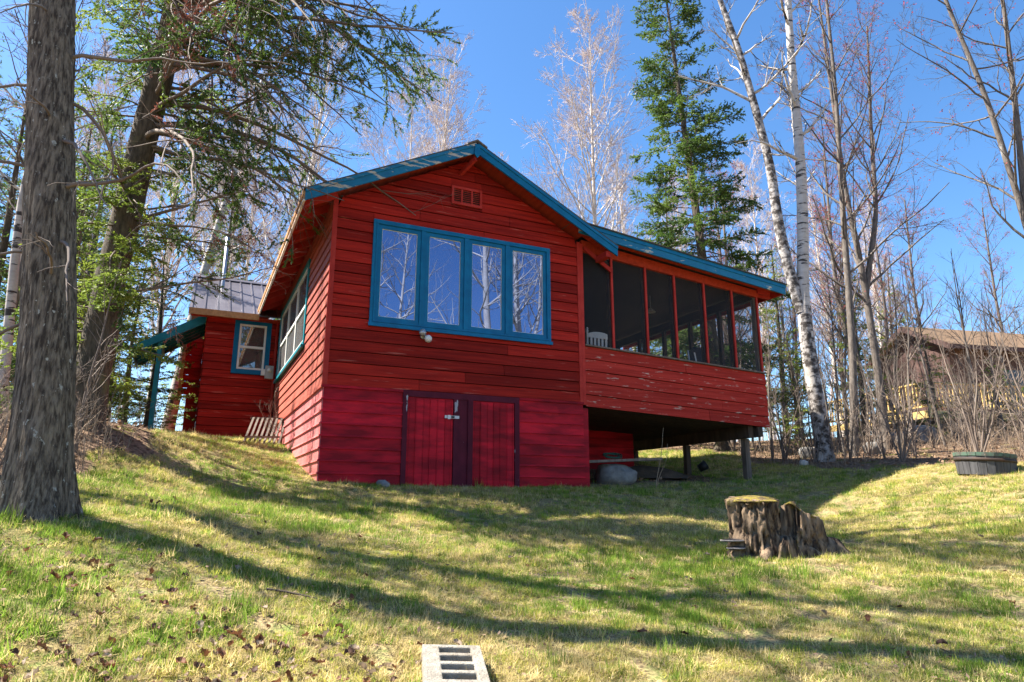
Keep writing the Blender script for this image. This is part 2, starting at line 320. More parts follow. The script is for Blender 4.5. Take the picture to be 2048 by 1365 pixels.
# ---------------------------------------------------------------- the red cabin
CX = 4.92                                       # width of the gable wall
cabin = thing('cabin', (2.46, 0, -1.6), 'red wooden cabin with blue trim, gable window and screened porch on posts', 'cabin')
S = .512; APX, APZ = 2.47, 4.74
def ztop(x): return APZ - S * abs(x - APX)
def siding(parent, axis, p, u0, u1, z0, z1, course, holes=(), clip=None, m=None, name='siding_board', proud=.032, sag=None, out=-1, zr=None):
    """lap boards on a wall; axis 'y': wall at y=p facing -Y (out=-1), u = X; axis 'x': wall at x=p, u = Y"""
    z = z0
    while z < z1 - .02:
        t = min(z + course, z1); pieces = [(u0, u1, z, t)]
        for (a, b, c, d) in holes:
            nxt = []
            for (q0, q1, s, e) in pieces:
                if b <= q0 or a >= q1 or d <= s or c >= e: nxt.append((q0, q1, s, e)); continue
                if a > q0: nxt.append((q0, a, s, e))
                if b < q1: nxt.append((b, q1, s, e))
                if c > s: nxt.append((max(a, q0), min(b, q1), s, c))
                if d < e: nxt.append((max(a, q0), min(b, q1), d, e))
            pieces = nxt
        cut = []
        for (q0, q1, s, e) in pieces:
            if q1 - q0 > 2.6 and random.random() < .55: c_ = q0 + (q1 - q0) * random.uniform(.25, .75); cut += [(q0, c_, s, e), (c_ + .004, q1, s, e)]
            else: cut.append((q0, q1, s, e))
        for (q0, q1, s, e) in cut:
            ul0, ur0, ul1, ur1 = q0, q1, q0, q1
            if clip:
                l0, r0 = clip(s); l1, r1 = clip(e); ul0, ur0, ul1, ur1 = max(q0, l0), min(q1, r0), max(q0, l1), min(q1, r1)
                if ur0 - ul0 < .05: continue
                if ur1 < ul1: ul1 = ur1 = (ul1 + ur1) / 2
            j = random.uniform(-.003, .003); eb, et = proud + j, .009
            g = .001 + random.uniform(0, .002)
            def pt(u, o, zz):
                zz = zz + (sag(u) if sag else 0)
                return (u, p + out * o, zz) if axis == 'y' else (p + out * o, u, zz)
            e2 = e - (.012 if e < z1 - .01 else 0)  # gap bares the black backing as a shadow line under each lap
            V = [pt(ul0 + g, eb, s + j), pt(ur0 - g, eb, s - j), pt(ur0 - g, 0, s - j), pt(ul0 + g, 0, s + j), pt(ul1 + g, et, e2), pt(ur1 - g, et, e2), pt(ur1 - g, 0, e2), pt(ul1 + g, 0, e2)]
            hexa(name, V, m, parent)
        z = t
# gable wall
WN = (.69, 4.23, 1.10, 3.04)
rk = lambda z: (APX - (APZ - .17 - z) / S, APX + (APZ - .17 - z) / S)
gw = prism('gable_wall', [(0, 0), (CX, 0), (CX, 3.25), (APX, 4.50), (0, 3.25)], .004, .12, M['lapshade'], cabin)
siding(gw, 'y', 0, .055, CX - .06, 0.012, 4.56, .1975, [WN, (2.14, 2.76, 3.62, 3.99)], rk, M['siding'])
for nm, x0, x1 in (('corner_board', -.028, .055), ('corner_board', CX - .06, CX + .005)):
    box(nm, x0, x1, -.034, .0, .0, 3.30, M['redtrim'], gw)
# side wall in the sun
SW = (2.4, 7.1, 1.16, 3.0)
M['siding_s'] = mat('bleached sunlit red siding', (.40, .10, .065), (.28, .055, .036), 2.2, (.35, .35, 9), rough=.6, bump=.35, bscale=5, rnd=.15, spec=.35)  # bleached red with this wall's sunlight also mixed into the colour
sw = box('side_wall', .004, .12, .13, 7.5, 0, 3.3, M['lapshade'], cabin)
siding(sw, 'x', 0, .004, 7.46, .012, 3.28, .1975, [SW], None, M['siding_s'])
# cellar walls of ribbed steel siding
def steel(parent, axis, p, u0, u1, z0, z1, course, m):
    z = z1
    while z > z0 + .03:
        b = max(z - course, z0)
        for (s, e, o0, o1) in ((b + .03, z, .012, .008), (b, b + .03, .036, .030)):
            def pt(u, o, zz): return (u, p - o, zz) if axis == 'y' else (p - o, u, zz)
            if s == b: nm = 'seam_ridge'
            else: nm = 'steel_panel'
            hexa(nm, [pt(u0, o0, s), pt(u1, o0, s), pt(u1, 0, s), pt(u0, 0, s), pt(u0, o1, e), pt(u1, o1, e), pt(u1, 0, e), pt(u0, 0, e)], m, parent)
        z = b
cw = box('cellar_wall', .01, CX, .006, .14, -1.95, -.002, M['metal_red'], cabin)
steel(cw, 'y', .004, -.012, 1.345, -1.9, -.035, .2, M['metal_red']); steel(cw, 'y', .004, 3.555, CX + .012, -1.9, -.035, .2, M['metal_red'])
box('drip_cap', -.03, 1.345, -.036, .0, -.034, .008, M['metal_red'], cw); box('drip_cap', 3.555, CX + .02, -.036, .0, -.034, .008, M['metal_red'], cw)
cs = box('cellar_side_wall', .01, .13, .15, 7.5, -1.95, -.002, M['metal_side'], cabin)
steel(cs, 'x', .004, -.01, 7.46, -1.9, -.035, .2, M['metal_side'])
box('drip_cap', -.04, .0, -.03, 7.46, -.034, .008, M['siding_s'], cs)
box('cellar_wall', CX, 5.06, .02, 3.2, -1.95, -.1, M['metal_red'], cabin)
cb = box('cellar_wall', 5.06, 8.3, 3.2, 3.3, -1.5, -.15, M['metal_red'], cabin); steel(cb, 'y', 3.2, 5.07, 8.3, -1.5, -.15, .2, M['metal_red'])
# cellar doors
fr = box('door_frame', 1.345, 3.555, -.03, .0, -.10, .005, M['plum'], cabin)
box('jamb', 1.345, 1.43, -.032, .0, -1.72, -.1, M['plum'], fr); box('jamb', 3.46, 3.555, -.032, .0, -1.72, -.1, M['plum'], fr)
box('mullion', 2.27, 2.36, -.036, .0, -1.72, -.1, M['plum'], fr); box('filler_panel', 2.36, 2.54, -.012, .0, -1.72, -.1, M['plum'], fr); box('mullion', 2.54, 2.635, -.038, .0, -1.72, -.1, M['plum'], fr)
for x0, x1 in ((1.435, 2.265), (2.64, 3.455)):
    dr = box('cellar_door', x0, x1, -.014, .0, -1.66, -.115, M['metal_red'], cabin)
    n = 6; xs = [x0 + .02 + (x1 - x0 - .05) * k / n for k in range(n + 1)]
    for k in range(n): box('door_panel', xs[k] + .012, xs[k + 1] - .008, -.020 - .004 * (k % 2), -.0142, -1.655, -.12, M['metal_red'], dr)
    for k in (1, 3, 4, 6): box('rib', xs[k] - .008, xs[k] + .012, -.034, -.0142, -1.655, -.12, M['metal_red'], dr)
hs = box('hasp', 2.10, 2.37, -.046, -.0365, -.445, -.395, M['steel'], cabin); box('padlock', 2.15, 2.20, -.062, -.047, -.46, -.39, M['sticker'], hs); box('staple', 2.22, 2.28, -.052, -.047, -.438, -.402, M['black'], hs)
box('door_sill', 1.4, 3.5, -.05, .0, -1.74, -1.668, M['greywood'], cabin)
# big window
def frame(name, x0, x1, z0, z1, w, y0, y1, m, parent, axis='y'):
    V = []; rings = [(x0, x1, z0, z1), (x0 + w, x1 - w, z0 + w, z1 - w)]
    for y in (y0, y1):
        for (a, b, c, d) in rings:
            for (u, z) in ((a, c), (b, c), (b, d), (a, d)): V.append((u, y, z) if axis == 'y' else (y, u, z))
    F = []
    for i in range(4):
        j = (i + 1) % 4
        F += [(i, j, 4 + j, 4 + i), (8 + j, 8 + i, 12 + i, 12 + j), (i, 8 + i, 8 + j, j), (4 + j, 12 + j, 12 + i, 4 + i)]
    o = mesh(name, V, F, m, parent); bm = bmesh.new(); bm.from_mesh(o.data); bmesh.ops.recalc_face_normals(bm, faces=bm.faces); bm.to_mesh(o.data); bm.free(); return o
wf = frame('window', WN[0], WN[1], WN[2], WN[3], .085, -.052, .004, M['blue'], cabin)
frame('casing', WN[0] + .055, WN[1] - .055, WN[2] + .05, WN[3] - .05, .03, -.064, -.0525, M['blue'], wf)
box('sill', WN[0] - .02, WN[1] + .02, -.085, -.053, WN[2] - .03, WN[2] + .03, M['blue'], wf)
n = 4; iw = (WN[1] - WN[0] - .17) / n
for k in range(n):
    x0 = WN[0] + .085 + k * iw
    if k: box('mullion', x0 - .045, x0 + .045, -.058, .004, WN[2] + .085, WN[3] - .085, M['blue'], wf)
    a0, a1 = x0 + (.046 if k else .004), x0 + iw - (.046 if k < n - 1 else .004)
    frame('sash', a0, a1, WN[2] + .088, WN[3] - .088, .07, -.038, .01, M['blue'], wf)
    box('pane', a0 + .06, a1 - .06, -.012, -.006, WN[2] + .15, WN[3] - .15, M['glass'], wf)
    frame('glazing_bead', a0 + .069, a1 - .069, WN[2] + .157, WN[3] - .157, .012, -.018, -.0125, M['white'], wf)
# gable vent
gv = frame('gable_vent', 2.14, 2.76, 3.62, 3.99, .045, -.05, .003, M['redtrim'], cabin)
box('backing', 2.18, 2.72, -.006, .002, 3.66, 3.95, M['porchdark'], gv)
for k in (1, 2): box('divider', 2.14 + .62 * k / 3 - .015, 2.14 + .62 * k / 3 + .015, -.044, -.007, 3.665, 3.945, M['redtrim'], gv)
for k in range(7):
    z = 3.675 + k * .039; hexa('louvre', [(2.186, -.036, z), (2.714, -.036, z), (2.714, -.008, z + .02), (2.186, -.008, z + .02), (2.186, -.036, z + .008), (2.714, -.036, z + .008), (2.714, -.008, z + .028), (2.186, -.008, z + .028)], M['redtrim'], gv)
# wall lamp
wl = lathe('wall_lamp', [(.0, 0), (.055, 0), (.06, .012), (.05, .02), (.02, .025), (.018, .10), (.0, .10)], (1.67, -.025, .99), M['steel'], cabin, 16, (0, -1, 0))
lathe('lamp_globe', [(.02, 0), (.05, .015), (.068, .05), (.06, .09), (.03, .115), (.0, .12)], (1.70, -.11, .945), M['white'], wl, 18, (.35, -.8, -.45))
lathe('lamp_globe', [(.02, 0), (.05, .015), (.066, .05), (.06, .085), (.03, .11), (.0, .115)], (1.65, -.09, 1.01), M['steel'], wl, 18, (-.45, -.75, .25))
# main roof
YF, YB = -.46, 8.5
def slope_slab(name, xa, xb, y0, y1, t0, t1, m, parent):    # between heights ztop+t0 and ztop+t1
    return prism(name, [(xa, ztop(xa) + t0), (xb, ztop(xb) + t0), (xb, ztop(xb) + t1), (xa, ztop(xa) + t1)], y0, y1, m, parent)
XL, XR = -.57, 5.55
rf = slope_slab('roof', XL, APX, YF + .02, YB, -.06, -.012, M['soffit'], cabin)
slope_slab('roof_deck', APX, CX + .03, YF + .02, YB, -.06, -.012, M['soffit'], rf)
slope_slab('roof_deck', CX + .035, XR - .01, YF + .02, -.09, -.06, -.012, M['soffit'], rf)
slope_slab('shingles', XL - .03, APX, YF - .035, YB, -.011, .012, M['shingle'], rf); slope_slab('shingles', APX, CX + .05, YF - .035, YB, -.011, .012, M['shingle'], rf)
slope_slab('shingles', CX + .055, XR + .02, YF - .035, -.08, -.011, .012, M['shingle'], rf)
prism('ridge_cap', [(APX - .2, ztop(APX - .2) + .013), (APX, APZ + .013), (APX + .2, ztop(APX + .2) + .013), (APX + .2, ztop(APX + .2) + .04), (APX, APZ + .05), (APX - .2, ztop(APX - .2) + .04)], YF - .05, YB, M['greywood'], rf)
for xa, xb in ((XL, APX - .02), (APX + .02, XR)):
    slope_slab('fascia_board', xa, xb, YF - .018, YF + .015, -.215, -.075, M['blue_peel'] if xa < 0 else M['blue'], rf)
    slope_slab('fascia_trim', xa, xb, YF - .034, YF + .015, -.074, -.012, M['blue_peel'] if xa < 0 else M['blue'], rf)
prism('apex_block', [(APX - .05, APZ - .05), (APX + .05, APZ - .05), (APX + .055, APZ - .26), (APX, APZ - .33), (APX - .055, APZ - .26)], YF - .042, YF - .0185, M['blue'], rf)
bar('ridge_bracket', (APX - .01, YF + .02, APZ - .32), (APX - .16, .0, APZ - .48), .06, .08, M['redtrim'], rf)
box('eave_bracket', 5.30, 5.42, -.43, -.03, 2.92, 3.04, M['redtrim'], rf)
for k in range(15):
    y = -.05 + k * .6; bar('rafter', (XL + .035, y, ztop(XL + .035) - .125), (.02, y, ztop(.02) - .125), .05, .12, M['redtrim'], rf)
box('eave_fascia', XL - .02, XL + .01, YF - .01, YB, ztop(XL) - .20, ztop(XL) - .05, M['rawwood'], rf)
box('eave_fascia', XL - .034, XL - .0205, YF - .01, YB, ztop(XL) - .115, ztop(XL) - .012, M['rawwood'], rf)
box('drip_edge', XL - .026, XL + .012, YF - .01, YB, ztop(XL) - .222, ztop(XL) - .2005, M['white'], rf)
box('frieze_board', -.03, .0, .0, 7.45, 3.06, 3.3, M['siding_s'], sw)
# side window (sunlit)
wv = frame('side_window', SW[0], SW[1], SW[2], SW[3], .11, -.05, .004, M['teal'], cabin, 'x')
box('sill', -.10, -.051, SW[0] - .03, SW[1] + .03, SW[2] - .04, SW[2] + .02, M['teal'], wv)
box('interior', .14, .16, SW[0], SW[1], SW[2], SW[3], M['roomdark'], wv)
iw = (SW[1] - SW[0] - .22) / 3
for k in range(3):
    y0 = SW[0] + .11 + k * iw
    frame('sash', y0 + .004, y0 + iw - .004, SW[2] + .112, SW[3] - .112, .055, -.03, .01, M['white'], wv, 'x')
    box('meeting_rail', -.032, .005, y0 + .06, y0 + iw - .06, 2.02, 2.08, M['white'], wv)
    box('pane', -.004, .0, y0 + .05, y0 + iw - .05, SW[2] + .16, SW[3] - .16, M['clearglass'], wv)
    for j in range(8): 
        q = y0 + .06 + (iw - .12) * j / 8; prism('curtain_fold', [(.07, q), (.05 + .02 * (j % 2), q + iw / 16), (.07, q + iw / 8), (.09, q + iw / 8), (.09, q)], SW[2] + .1, SW[3] - .1, M['curtain'], wv, 'z')
# ------------------------------------------------------------ screened porch
PX0, PX1, PY1 = CX + .015, 9.70, 5.8
sag = lambda x: -.042 * (x - PX0)
kw = hexa('porch_wall', [(PX0, .02, -.05), (PX1, .02, -.05 + sag(PX1)), (PX1, .10, -.05 + sag(PX1)), (PX0, .10, -.05), (PX0, .02, 1.15), (PX1, .02, 1.15 + sag(PX1)), (PX1, .10, 1.15 + sag(PX1)), (PX0, .10, 1.15)], M['lapshade'], cabin)
siding(kw, 'y', .018, PX0 + .07, PX1 + .03, -.06, 1.14, .24, (), None, M['siding_w'], proud=.03, sag=sag)
for x0, x1, zt in ((PX0 - .005, PX0 + .062, 3.28),): box('corner_board', x0, x1, -.03, .016, -.04, zt, M['redtrim'], kw)
hexa('porch_sill', [(PX0 + .07, -.045, 1.145), (PX1 + .04, -.045, 1.145 + sag(PX1)), (PX1 + .04, .12, 1.145 + sag(PX1)), (PX0 + .07, .12, 1.145), (PX0 + .07, -.045, 1.175), (PX1 + .04, -.045, 1.175 + sag(PX1)), (PX1 + .04, .12, 1.175 + sag(PX1)), (PX0 + .07, .12, 1.175)], M['greywood'], kw)
sk = hexa('porch_side_wall', [(PX1 - .06, .1, -.2), (PX1, .1, -.2), (PX1, PY1, -.2), (PX1 - .06, PY1, -.2), (PX1 - .06, .1, .95), (PX1, .1, .95), (PX1, PY1, .95), (PX1 - .06, PY1, .95)], M['siding_w'], cabin)
siding(sk, 'x', PX1 + .002, .0, PY1, -.24, .95, .24, (), None, M['siding_w'], out=1, proud=.03)
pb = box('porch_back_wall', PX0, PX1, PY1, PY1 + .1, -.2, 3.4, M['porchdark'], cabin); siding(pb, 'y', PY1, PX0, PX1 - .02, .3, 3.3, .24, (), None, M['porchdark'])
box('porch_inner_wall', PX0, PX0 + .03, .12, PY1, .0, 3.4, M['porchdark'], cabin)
pr = lambda x: 3.57 - .1044 * (x - 4.93)           # top of porch roof
def pslab(name, xa, xb, y0, y1, t0, t1, m, parent): return prism(name, [(xa, pr(xa) + t0), (xb, pr(xb) + t0), (xb, pr(xb) + t1), (xa, pr(xa) + t1)], y0, y1, m, parent)
po = pslab('porch_roof', 4.97, 10.16, -.33, 6.2, -.09, -.022, M['porchdark'], cabin)
pslab('shingles', 4.6, 10.22, -.43, 6.25, -.021, .004, M['shingle'], po)
pslab('fascia_board', 4.72, 10.19, -.385, -.345, -.245, -.10, M['blue_peel2'], po); pslab('fascia_trim', 4.72, 10.20, -.402, -.345, -.099, -.0215, M['blue'], po)
for k in range(3): pslab('soffit_board', 5.0, 10.15, -.34 + k * .115, -.23 + k * .115, -.125, -.0905, M['soffit'], po)
pslab('end_fascia', 10.165, 10.19, -.34, 6.2, -.235, -.0225, M['redtrim'], po)
hd = prism('porch_header', [(PX0 + .05, 3.13), (PX1 + .02, 2.74), (PX1 + .02, 2.90), (PX0 + .05, 3.37)], -.012, .07, M['soffit'], cabin)
bar('brace', (5.03, -.03, 3.20), (5.69, -.03, 2.78), .04, .08, M['redtrim'], cabin)
for yy, ln in ((-.04, .36), (.05, .46)): box('rafter_tail', PX1 - .02, PX1 + ln, yy - .0, yy + .075, 2.83 - .05 * (yy > 0), 2.98 - .05 * (yy > 0), M['redtrim'], po)
hz = lambda x: 3.13 - (3.13 - 2.74) * (x - PX0) / (PX1 - PX0)
pxs = [5.70, 6.55, 7.31, 8.12, 8.92, 9.665]
for x in pxs:
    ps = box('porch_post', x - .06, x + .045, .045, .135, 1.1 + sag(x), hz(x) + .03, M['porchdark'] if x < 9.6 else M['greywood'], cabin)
    box('screen_batten', x - .022, x + .026, -.006, .028, 1.176 + sag(x), hz(x) + .01, M['redtrim'], ps)
ed = [PX0 + .06] + pxs
for a0, b0 in zip(ed[:-1], ed[1:]):
    hexa('insect_screen', [(a0, .032, 1.17 + sag(a0)), (b0, .032, 1.17 + sag(b0)), (b0, .036, 1.17 + sag(b0)), (a0, .036, 1.17 + sag(a0)), (a0, .032, hz(a0) + .02), (b0, .032, hz(b0) + .02), (b0, .036, hz(b0) + .02), (a0, .036, hz(a0) + .02)], M['screen'], cabin)
sy = [.14, 1.25, 2.35, 3.45, 4.6, 5.7]
for i, y in enumerate(sy):
    if i: box('porch_post', PX1 - .09, PX1 - .005, y - .05, y + .05, .94, 2.86, M['porchdark'], cabin)
    if i < 5: box('insect_screen', PX1 - .05, PX1 - .046, y + .05, sy[i + 1] - .05, .95, 2.72, M['screen'], cabin)
box('porch_header', PX1 - .1, PX1 + .01, .08, PY1, 2.70, 2.92, M['porchdark'], cabin)
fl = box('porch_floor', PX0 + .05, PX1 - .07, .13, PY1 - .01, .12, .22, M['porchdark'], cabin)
for k in range(16):
    y0 = .12 + k * .355; hexa('floor_plank', [(PX0 + .2, y0, -.045), (PX1 - .07, y0, -.045 + sag(PX1)), (PX1 - .07, y0 + .345, -.045 + sag(PX1)), (PX0 + .2, y0 + .345, -.045), (PX0 + .2, y0, -.01), (PX1 - .07, y0, -.01 + sag(PX1)), (PX1 - .07, y0 + .345, -.01 + sag(PX1)), (PX0 + .2, y0 + .345, -.01)], M['darkwood'], fl)
box('porch_beam', 9.22, 9.36, .12, 5.8, -.49, -.232, M['darkwood'], cabin); box('porch_beam', 9.40, 9.54, .02, 5.8, -.47, -.262, M['darkwood'], cabin)
for x, y, sx, m in ((9.38, .42, .13, 'greywood'), (9.36, 2.42, .13, 'darkwood'), (9.36, 4.62, .12, 'darkwood')):
    g = gz(x, y); box('support_post', x - sx / 2, x + sx / 2, y - .065, y + .065, g - .3, -.492, M[m], cabin)
# ------------------------------------------------------------ wing with metal roof
WY = 7.5
ww = box('wing_wall', -1.80, -.002, WY, WY + .1, -.8, 2.86, M['lapshade'], cabin)
WW = (-1.13, -.215, 1.38, 2.83)
siding(ww, 'y', WY, -1.80, -.03, -.19, 2.84, .205, [WW], None, M['siding'])
siding(ww, 'x', -1.80, WY - .0, 10.5, -.19, 2.84, .205, (), None, M['siding'])
box('wing_side_wall', -1.798, -1.7, WY + .11, 10.6, -.8, 2.86, M['siding'], cabin)
box('base_panel', -1.815, -.03, WY - .022, WY - .002, -.75, -.195, M['metal_red'], ww)
v = frame('foundation_vent', -1.27, -.83, -.42, -.26, .025, WY - .04, WY - .0225, M['white'], cabin); box('vent_screen', -1.245, -.855, WY - .03, WY - .0225, -.40, -.28, M['fabric'], v)
for q in (-1.12, -.98): box('vent_bar', q - .01, q + .01, WY - .038, WY - .0305, -.395, -.285, M['white'], v)
wf2 = frame('wing_window', *WW, .12, WY - .045, WY + .003, M['blue'], cabin)
frame('sash', WW[0] + .122, WW[1] - .122, WW[2] + .122, WW[3] - .122, .05, WY - .03, WY + .01, M['white'], wf2)
box('meeting_rail', WW[0] + .17, WW[1] - .17, WY - .032, WY + .005, 2.07, 2.13, M['white'], wf2)
box('pane', WW[0] + .16, WW[1] - .16, WY - .004, WY - .001, WW[2] + .16, WW[3] - .16, M['clearglass'], wf2)
box('interior', WW[0], WW[1], WY + .2, WY + .22, WW[2], WW[3], M['roomdark'], wf2)
for j in range(9):
    q = WW[0] + .17 + j * .064; prism('curtain_fold', [(q, WY + .08), (q + .032, WY + .05 + .02 * (j % 2)), (q + .064, WY + .08), (q + .064, WY + .1), (q, WY + .1)], 2.1, 2.7, M['curtain'], wf2, 'z')
def wr(y): return 2.93 + .6 * (y - 7.2)
wrf = prism('wing_roof', [(7.15, wr(7.15) - .03), (10.05, wr(10.05) - .03), (10.05, wr(10.05)), (7.15, wr(7.15))], -2.25, .0, M['roofmetal'], cabin, 'x')
prism('wing_roof_back', [(10.05, wr(10.05) - .03), (12.9, 2.9), (12.9, 2.93), (10.05, wr(10.05))], -2.25, .0, M['roofmetal'], cabin, 'x')
for k in range(8):
    x = -2.2 + k * .3; prism('standing_seam', [(7.15, wr(7.15) + .001), (10.05, wr(10.05) + .001), (10.05, wr(10.05) + .035), (7.15, wr(7.15) + .035)], x - .018, x + .018, M['roofmetal'], wrf, 'x')
prism('ridge_cap', [(9.9, wr(9.9) + .037), (10.05, wr(10.05) + .04), (10.2, wr(9.9) + .037), (10.2, wr(9.9) + .05), (10.05, wr(10.05) + .06), (9.9, wr(9.9) + .05)], -2.28, .0, M['roofmetal'], wrf, 'x')
box('eave_fascia', -2.26, -.58, 7.10, 7.145, 2.76, 2.92, M['rawwood'], wrf)
box('soffit_board', -2.2, -.03, 7.15, 7.49, 2.80, 2.83, M['soffit'], wrf)
sp = lathe('stovepipe', [(.05, 0), (.05, 1.75), (.0, 1.75)], (-1.49, 9.2, 4.0), M['steel'], cabin, 14); lathe('pipe_cap', [(.09, 0), (.02, .07), (0, .08)], (-1.49, 9.2, 5.76), M['steel'], sp, 14)
ds = lathe('downspout', [(.04, 0), (.04, 3.0)], (-.075, 7.41, -.1), M['redtrim'], cabin, 10)
eb = box('meter_box', -.30, -.10, 7.33, 7.455, 1.28, 1.62, M['greyplastic'], cabin); lathe('meter', [(.0, .06), (.055, .05), (.06, 0)], (-.20, 7.33, 1.50), M['white'], eb, 14, (0, -1, 0)); box('meter_hub', -.40, -.305, 7.34, 7.43, 1.36, 1.52, M['white'], eb)
# entry canopy
cn = prism('entry_canopy', [(-1.84, 2.98), (-3.42, 1.98), (-3.42, 1.90), (-1.84, 2.90)], 7.9, 9.9, M['shingle'], cabin)
prism('canopy_fascia', [(-1.84, 2.99), (-3.45, 1.975), (-3.45, 1.78), (-1.84, 2.72)], 7.86, 7.895, M['teal'], cn)
box('canopy_fascia', -3.46, -3.425, 7.9, 9.9, 1.75, 1.97, M['teal'], cn)
for k in range(5): bar('canopy_rafter', (-1.84, 8.1 + k * .4, 2.84), (-3.40, 8.1 + k * .4, 1.83), .05, .1, M['teal'], cn)
for y in (8.0, 8.35): box('canopy_post', -2.90, -2.80, y - .045, y + .045, -.3, 2.16, M['teal'], cn)
box('canopy_beam', -2.92, -2.79, 7.9, 9.9, 2.10, 2.24, M['teal'], cn)
box('entry_slab', -3.3, -1.83, 7.75, 10, -.6, -.17, M['slab'], cabin)
an = box('annex_wall', -2.15, -1.83, 10.7, 12.4, -.5, 2.9, M['siding'], cabin); siding(an, 'y', 10.7, -2.3, -1.85, 1.2, 2.9, .2, (), None, M['siding']); bar('annex_trim', (-2.34, 10.66, 1.15), (-2.32, 10.66, 2.85), .09, .06, M['rawwood'], an, (0, 1, 0))
# ---------------------------------------------------------------- tree generators
def unit(v): return v / (np.linalg.norm(v, axis=-1, keepdims=True) + 1e-9)
def grow(S0, D0, L0, m, wig, up, droop=0):
    """many wandering paths at once -> (K,m,3); up pulls towards +Z per step"""
    K = len(S0); P = np.empty((K, m, 3)); P[:, 0] = S0; D = unit(D0.copy()); st = (L0 / (m - 1))[:, None]
    for i in range(1, m):
        D = unit(D + rng.normal(0, wig, (K, 3)) + np.array([0, 0, up]) - np.array([0, 0, droop]) * (1 - 2 * i / m))
        P[:, i] = P[:, i - 1] + D * st
    return P
def sample_on(P, Rr, parent, t):
    m = P.shape[1]; f = t * (m - 1); i = np.minimum(f.astype(int), m - 2); a = (f - i)[:, None]
    p = P[parent, i] * (1 - a) + P[parent, i + 1] * a; tan = unit(P[parent, i + 1] - P[parent, i]); r = Rr[parent, i] * (1 - a[:, 0]) + Rr[parent, i + 1] * a[:, 0]
    return p, tan, r
def children(P, Rr, L, k, t0, ratio, ang, m, wig, up, rmin, rr=.55):
    K = len(P); par = np.repeat(np.arange(K), k); t = rng.uniform(t0, 1, K * k); p, tan, r = sample_on(P, Rr, par, t)
    rnd = unit(rng.normal(0, 1, (K * k, 3))); side = unit(rnd - (rnd * tan).sum(1, keepdims=True) * tan)
    a = np.abs(rng.normal(ang, .15, K * k))[:, None]; D = tan * np.cos(a) + side * np.sin(a)
    Lc = L[par] * ratio * rng.uniform(.6, 1.25, K * k) * (1.15 - .6 * t); Pc = grow(p, D, Lc, m, wig, up)
    rc = np.maximum(r * rr, rmin); Rc = rc[:, None] * np.linspace(1, .35, m)[None]; return Pc, np.maximum(Rc, rmin * .6), Lc
def spline(ctrl, n):
    c = np.array(ctrl, float); s = np.r_[0, np.cumsum(np.linalg.norm(np.diff(c, axis=0), axis=1))]; q = np.linspace(0, s[-1], n)
    out = np.stack([np.interp(q, s, c[:, i]) for i in range(3)], 1)
    for _ in range(max(2, n // 8)): out[1:-1] = (out[:-2] + 2 * out[1:-1] + out[2:]) / 4
    return out
def trunk_mesh(path, rad, n=14, flare=.5, rough=.08, fr=3., seed=0, zs=.5):
    m = len(path); V, F = tubes([path], [rad], n)
    C = np.repeat(path, n, 0); o = V - C; h = np.linalg.norm(path - path[0], axis=1).repeat(n)
    nz = fbm(np.c_[V[:, 0], V[:, 1], V[:, 2] * zs], fr, 3, seed)
    ang = np.tile(np.arange(n) * 2 * math.pi / n, m)
    fl = 1 + flare * np.exp(-h / .28) * (1 + .35 * np.sin(ang * 4 + seed) + .2 * np.sin(ang * 7 + 2 * seed))
    return C + o * (fl * (1 + rough * nz))[:, None], F
def leaf_quads(B, A, W):
    V = np.stack([B, B + A * .45 + W, B + A, B + A * .45 - W], 1).reshape(-1, 3); F = np.arange(len(V)).reshape(-1, 4); return V, F
